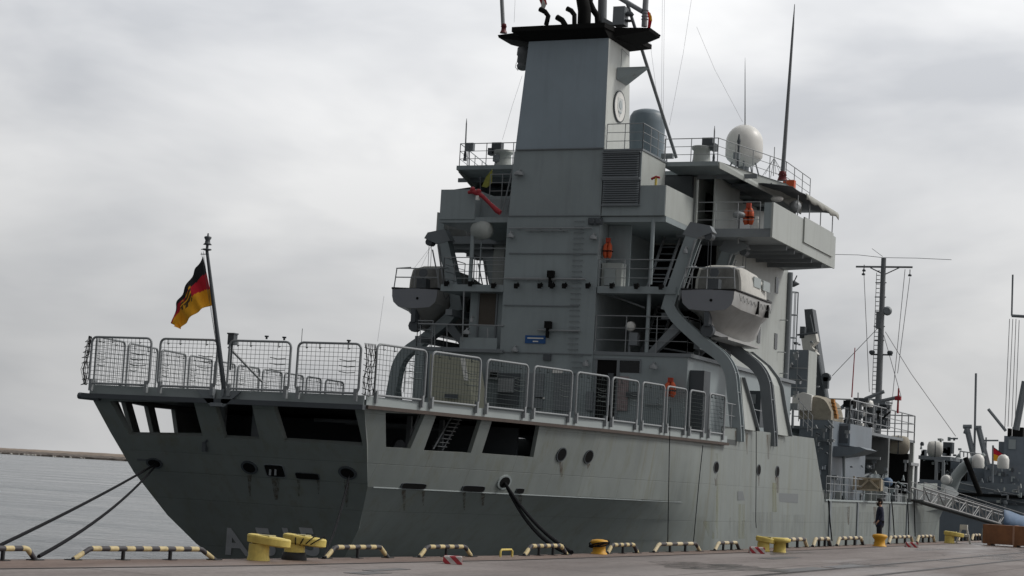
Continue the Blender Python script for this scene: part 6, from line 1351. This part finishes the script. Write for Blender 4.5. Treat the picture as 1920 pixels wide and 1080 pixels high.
be = [(0, 1), (1, 2), (2, 3), (3, 4), (4, 5), (5, 6), (2, 7), (7, 8), (8, 9), (9, 10), (2, 11), (11, 12), (12, 13), (13, 14), (0, 15), (15, 16), (16, 17), (17, 18), (0, 19), (19, 20), (20, 21), (21, 22)]
br = [(.12, .13), (.11, .13), (.10, .14), .055, .065, (.095, .075), (.07, .06), .06, .045, .03, .035, .06, .045, .03, .035, .09, .06, .045, .04, .09, .06, .045, .04]
try:
    skin('body', bp, be, br, 'skin', MAN)
    skin('coat', [(0, 0, .60), (0, 0, .92), (0, 0, 1.15), (0, 0, 1.36), (0, 0, 1.45), (0, .18, 1.38), (-.03, .235, 1.12), (.09, .235, .92), (0, -.18, 1.38), (-.03, -.235, 1.12), (.09, -.235, .92)], [(0, 1), (1, 2), (2, 3), (3, 4), (3, 5), (5, 6), (6, 7), (3, 8), (8, 9), (9, 10)], [(.20, .22), (.18, .21), (.165, .20), (.15, .18), .08, .095, .065, .05, .08, .065, .05], 'navycloth', MAN)
    skin('trousers', [(0, 0, .85), (0, .09, .80), (.02, .10, .48), (-.02, .10, .12), (0, -.09, .80), (.0, -.10, .48), (-.04, -.10, .12)], [(0, 1), (1, 2), (2, 3), (0, 4), (4, 5), (5, 6)], [(.13, .15), .105, .08, .07, .105, .08, .07], mat('dark_trousers', (.012, .012, .018), .8, .2, 8), MAN)
except Exception as ex: print('SKIN', ex)
for s in (-1, 1):
    mb = MB(); c0 = V((mx_, my_, 0))+SD*(s*.10); mb.poly([c0-FW*.10+V((0, 0, .05)), c0+V((0, 0, .06)), c0+FW*.18+V((0, 0, .04))], [.055, .06, .045], 8); mb.build('shoe', 'rubber', MAN)
    mb = MB(); h0 = V((mx_, my_, 0))+FW*.14+SD*(s*.23)+V((0, 0, .84))
    for k in range(4): mb.poly([h0+SD*((k-1.5)*.018), h0+SD*((k-1.5)*.02)+FW*.03+V((0, 0, -.05-.004*(k % 2))), h0+SD*((k-1.5)*.02)+FW*.02+V((0, 0, -.09))], [.010, .009, .007], 5)
    mb.poly([h0-FW*.01, h0+FW*.045+V((0, 0, -.01)), h0+FW*.06+V((0, 0, -.05))], [.012, .010, .008], 5); mb.build('fingers', 'skin', MAN)
hc = V((mx_, my_, 0))+FW*.03
mb = MB(); mb.lathe(hc+V((0, 0, 1.655)), [(.105, 0), (.115, .03), (.12, .07), (.09, .11), (.02, .12)], 16); mb.prism([hc+V((0, 0, 1.66))+FW*.09+SD*.06, hc+V((0, 0, 1.65))+FW*.16+SD*.03, hc+V((0, 0, 1.65))+FW*.16-SD*.03, hc+V((0, 0, 1.66))+FW*.09-SD*.06], (0, 0, .012)); mb.build('cap', 'rubber', MAN)
mb = MB(); mb.sphere(hc+FW*.055+V((0, 0, 1.53)), .07, 10, (1, 1, 1.1)); mb.build('beard', mat('dark_hair', (.03, .018, .012), .9, .2, 20), MAN)
mb = MB(); mb.sphere(hc-FW*.03+V((0, 0, 1.61)), .098, 10, (1, 1, 1.1)); mb.build('hair', bpy.data.materials['dark_hair'], MAN)
mb = MB(); mb.poly([hc+FW*.10+V((0, 0, 1.62)), hc+FW*.135+V((0, 0, 1.585)), hc+FW*.10+V((0, 0, 1.575))], .014, 6); mb.build('nose', 'skin', MAN)
for s in (-1, 1):
    mb = MB(); mb.sphere(hc+FW*.105+SD*(s*.03)+V((0, 0, 1.615)), .011, 6); mb.build('eye', 'black', MAN); mb = MB(); mb.sphere(hc+SD*(s*.09)+V((0, 0, 1.595)), .026, 8, (1, .5, 1.3)); mb.build('ear', 'skin', MAN)
# ================================================================== THE SHIP MOORED AHEAD
S2 = thing('moored_warship', 'second grey warship with curved stern davit and blue-grey deckhouse, moored ahead at the right', 'ship', (2, 158, WZ))
def b2(name, x0, y0, x1, y1, Y, d, m='bluegrey', parent=None): return bpx(name, x0, y0, x1, y1, Y, 0, d, m, parent or S2)
p0, p1 = onY(1722, 935, 158), onY(1930, 1000, 158); 
mb = MB(); L_, R_ = p0.x, 12.3; zt = onY(1850, 905, 158).z
st = [(158, 0, 1.2), (160, 0, .4), (185, 0, .2), (200, 3.5, 2.0), (212, 7, 5.5)]; rows = []
for y, ins, bt in st: rows.append([V((L_+ins, y, zt)), V((L_+ins+bt, y, WZ-.5)), V((R_-ins-bt, y, WZ-.5)), V((R_-ins, y, zt))])
for A, B in zip(rows, rows[1:]): mb.add(A+B, [(i, i+1, i+5, i+4) for i in range(3)], True)
mb.add(rows[0], [(0, 1, 2, 3)]); mb.add([r_[0] for r_ in rows]+[r_[3] for r_ in rows[::-1]], [tuple(range(10))]); mb.build('hull', 'bluegrey', S2)
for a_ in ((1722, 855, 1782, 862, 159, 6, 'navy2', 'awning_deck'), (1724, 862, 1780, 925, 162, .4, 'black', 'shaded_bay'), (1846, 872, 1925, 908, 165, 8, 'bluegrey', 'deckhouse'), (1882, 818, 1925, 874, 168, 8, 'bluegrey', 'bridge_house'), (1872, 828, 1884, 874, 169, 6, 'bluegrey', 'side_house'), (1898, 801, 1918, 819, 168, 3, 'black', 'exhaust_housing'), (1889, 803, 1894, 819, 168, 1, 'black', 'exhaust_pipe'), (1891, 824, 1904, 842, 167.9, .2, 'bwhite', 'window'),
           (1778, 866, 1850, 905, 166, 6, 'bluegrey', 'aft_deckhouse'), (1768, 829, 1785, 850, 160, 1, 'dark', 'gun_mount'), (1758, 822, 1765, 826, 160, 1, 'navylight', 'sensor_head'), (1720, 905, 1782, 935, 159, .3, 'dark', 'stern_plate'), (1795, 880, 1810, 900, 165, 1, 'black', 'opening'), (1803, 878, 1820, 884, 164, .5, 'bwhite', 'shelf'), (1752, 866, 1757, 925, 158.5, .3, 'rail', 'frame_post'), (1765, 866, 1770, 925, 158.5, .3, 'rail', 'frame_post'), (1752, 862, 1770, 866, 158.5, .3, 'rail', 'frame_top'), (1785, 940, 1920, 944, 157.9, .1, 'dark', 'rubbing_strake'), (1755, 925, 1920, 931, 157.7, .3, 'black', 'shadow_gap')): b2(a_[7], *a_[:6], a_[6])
random.seed(9)
for k in range(16): px = random.uniform(1850, 1915); py = random.uniform(876, 900); b2('fitting', px, py, px+random.uniform(2, 6), py+random.uniform(3, 10), 164.8, .2, random.choice(('dark', 'navy2', 'bwhite')))
for k in range(14): px = random.uniform(1724, 1790); py = random.uniform(838, 852); b2('deck_gear', px, py, px+random.uniform(2, 7), 855, 160, .5, random.choice(('dark', 'navy2', 'rail')))
for k in range(12): px = random.uniform(1795, 1910); py = random.uniform(905, 915); b2('deck_gear', px, py, px+random.uniform(2, 6), 925, 159, .4, random.choice(('dark', 'navy2', 'rail')))
P_ = [onY(a_, b_, 157) for a_, b_ in ((1781, 938), (1785, 915), (1793, 893), (1806, 877), (1822, 868))]; mb = MB(); mb.poly(P_, [.5, .46, .45, .45, .4], 10); mb.poly([onY(1806, 876, 157), onY(1825, 862, 157), onY(1846, 852, 157)], [.4, .3, .15], 8); mb.build('curved_davit', 'bwhite', S2)
mb = MB(); mb.tube(onY(1810, 858, 156), onY(1838, 928, 156), .22, 8); mb.build('davit_ram', 'black', S2)
for px, py, s in ((1834, 865, .5), (1881, 866, .48)): q = onY(px, py, 156.5); mb = MB(); mb.lathe(q, [(s*.9, -.55), (s, -.4), (s, .2), (s*.8, .45), (s*.3, .6)], 16); mb.build('navigation_dome', 'white', S2)
for P_, r in (([(1813, 803), (1826, 858)], .26), ([(1835, 803), (1852, 872)], .26), ([(1806, 800), (1822, 800)], .2), ([(1828, 802), (1840, 802)], .2), ([(1808, 808), (1818, 812)], .25), ([(1830, 700), (1827, 850)], .1), ([(1853, 767), (1886, 808)], .14), ([(1922, 715), (1905, 806)], .3), ([(1843, 826), (1872, 826)], .08), ([(1849, 820), (1848, 870)], .07), ([(1897, 592), (1930, 594)], .14), ([(1899, 515), (1897, 592)], .08), ([(1862, 835), (1861, 915)], .09)):
    mb = MB(); mb.tube(onY(*P_[0], 162), onY(*P_[1], 162), r, 6, r*.8 if r > .3 else r); mb.build('mast_spar', 'navy2', S2)
for P_ in ([(1893, 598), (1884, 802)], [(1899, 598), (1890, 800)], [(1905, 598), (1897, 800)], [(1911, 600), (1903, 800)]): wire('halyard', [onY(a_, b_, 162) for a_, b_ in P_], .03, 'stay', S2)
for k in range(7): p_ = onY(1800+k*7, 846+k*1.0, 158); mb = MB(); mb.tube(p_, onY(1800+k*7, 856+k*1.0, 158), .05, 4); mb.tube(p_, onY(1807+k*7, 847+k*1.0, 158), .05, 4); mb.build('lattice_bar', 'rail', S2)
rails(mb := MB(), [onY(1785, 925, 157.8), onY(1922, 955, 157.8)], 1.0, 2, 2.4, .05); mb.build('railing', 'rail', S2)
random.seed(5)
for k in range(70):
    zone = k % 4; x0, x1, y0, y1, Y = ((1722, 1800, 822, 860, 160.5), (1795, 1850, 868, 925, 163.5), (1850, 1918, 905, 948, 157.3), (1735, 1790, 866, 930, 161))[zone]
    px, py = random.uniform(x0, x1), random.uniform(y0, y1); w_, h_ = random.uniform(2, 9), random.uniform(2, 9); q = onY(px, py, Y); sc = .048; mb = MB(); t_ = k % 5
    if t_ == 0: mb.box(q+V((-w_*sc/2, 0, -h_*sc/2)), q+V((w_*sc/2, .4, h_*sc/2)))
    elif t_ == 1: mb.tube(q+V((0, 0, -h_*sc)), q+V((0, 0, h_*sc)), .09, 6)
    elif t_ == 2: mb.tube(q+V((-w_*sc, 0, 0)), q+V((w_*sc, 0, random.uniform(-.2, .2))), .08, 6)
    elif t_ == 3: mb.lathe(q, [(w_*sc*.4, -h_*sc*.4), (w_*sc*.5, 0), (w_*sc*.3, h_*sc*.45)], 10)
    else: mb.prism([q+V((-w_*sc*.6, 0, -h_*sc*.5)), q+V((w_*sc*.6, 0, -h_*sc*.5)), q+V((w_*sc*.1, 0, h_*sc*.6))], (0, .3, 0))
    mb.build(('locker', 'stanchion', 'pipe', 'vent', 'bracket')[t_], random.choice(('navy2', 'rail', 'dark', 'navylight', 'bwhite')), S2)
# its ensign
FQ = [((1863, 838), (1863, 864)), ((1870, 843), (1871, 865)), ((1878, 849), (1880, 866)), ((1884, 853), (1887, 868)), ((1889, 859), (1889, 878))]
vs, n, rws = flag_mesh('f', FQ, 161.5, None, None); o_ = V(vs[0]); me = bpy.data.meshes.new('ensign_far'); fs = []; mi = []
for i in range(n-1):
    for j in range(rws): fs.append((i*(rws+1)+j, i*(rws+1)+j+1, (i+1)*(rws+1)+j+1, (i+1)*(rws+1)+j)); mi.append(0 if j < 1 else 1 if j < 6 else 2)
me.from_pydata([tuple(v-o_) for v in vs], [], fs)
for k in ('fblack', 'fred', 'fgold'): me.materials.append(M[k])
me.polygons.foreach_set('material_index', mi); fo = obj('flag', me, None, o_); tag(fo, 'red and gold ensign on the far ship at the right edge', 'flag'); md = fo.modifiers.new('t', 'SOLIDIFY'); md.thickness = .03
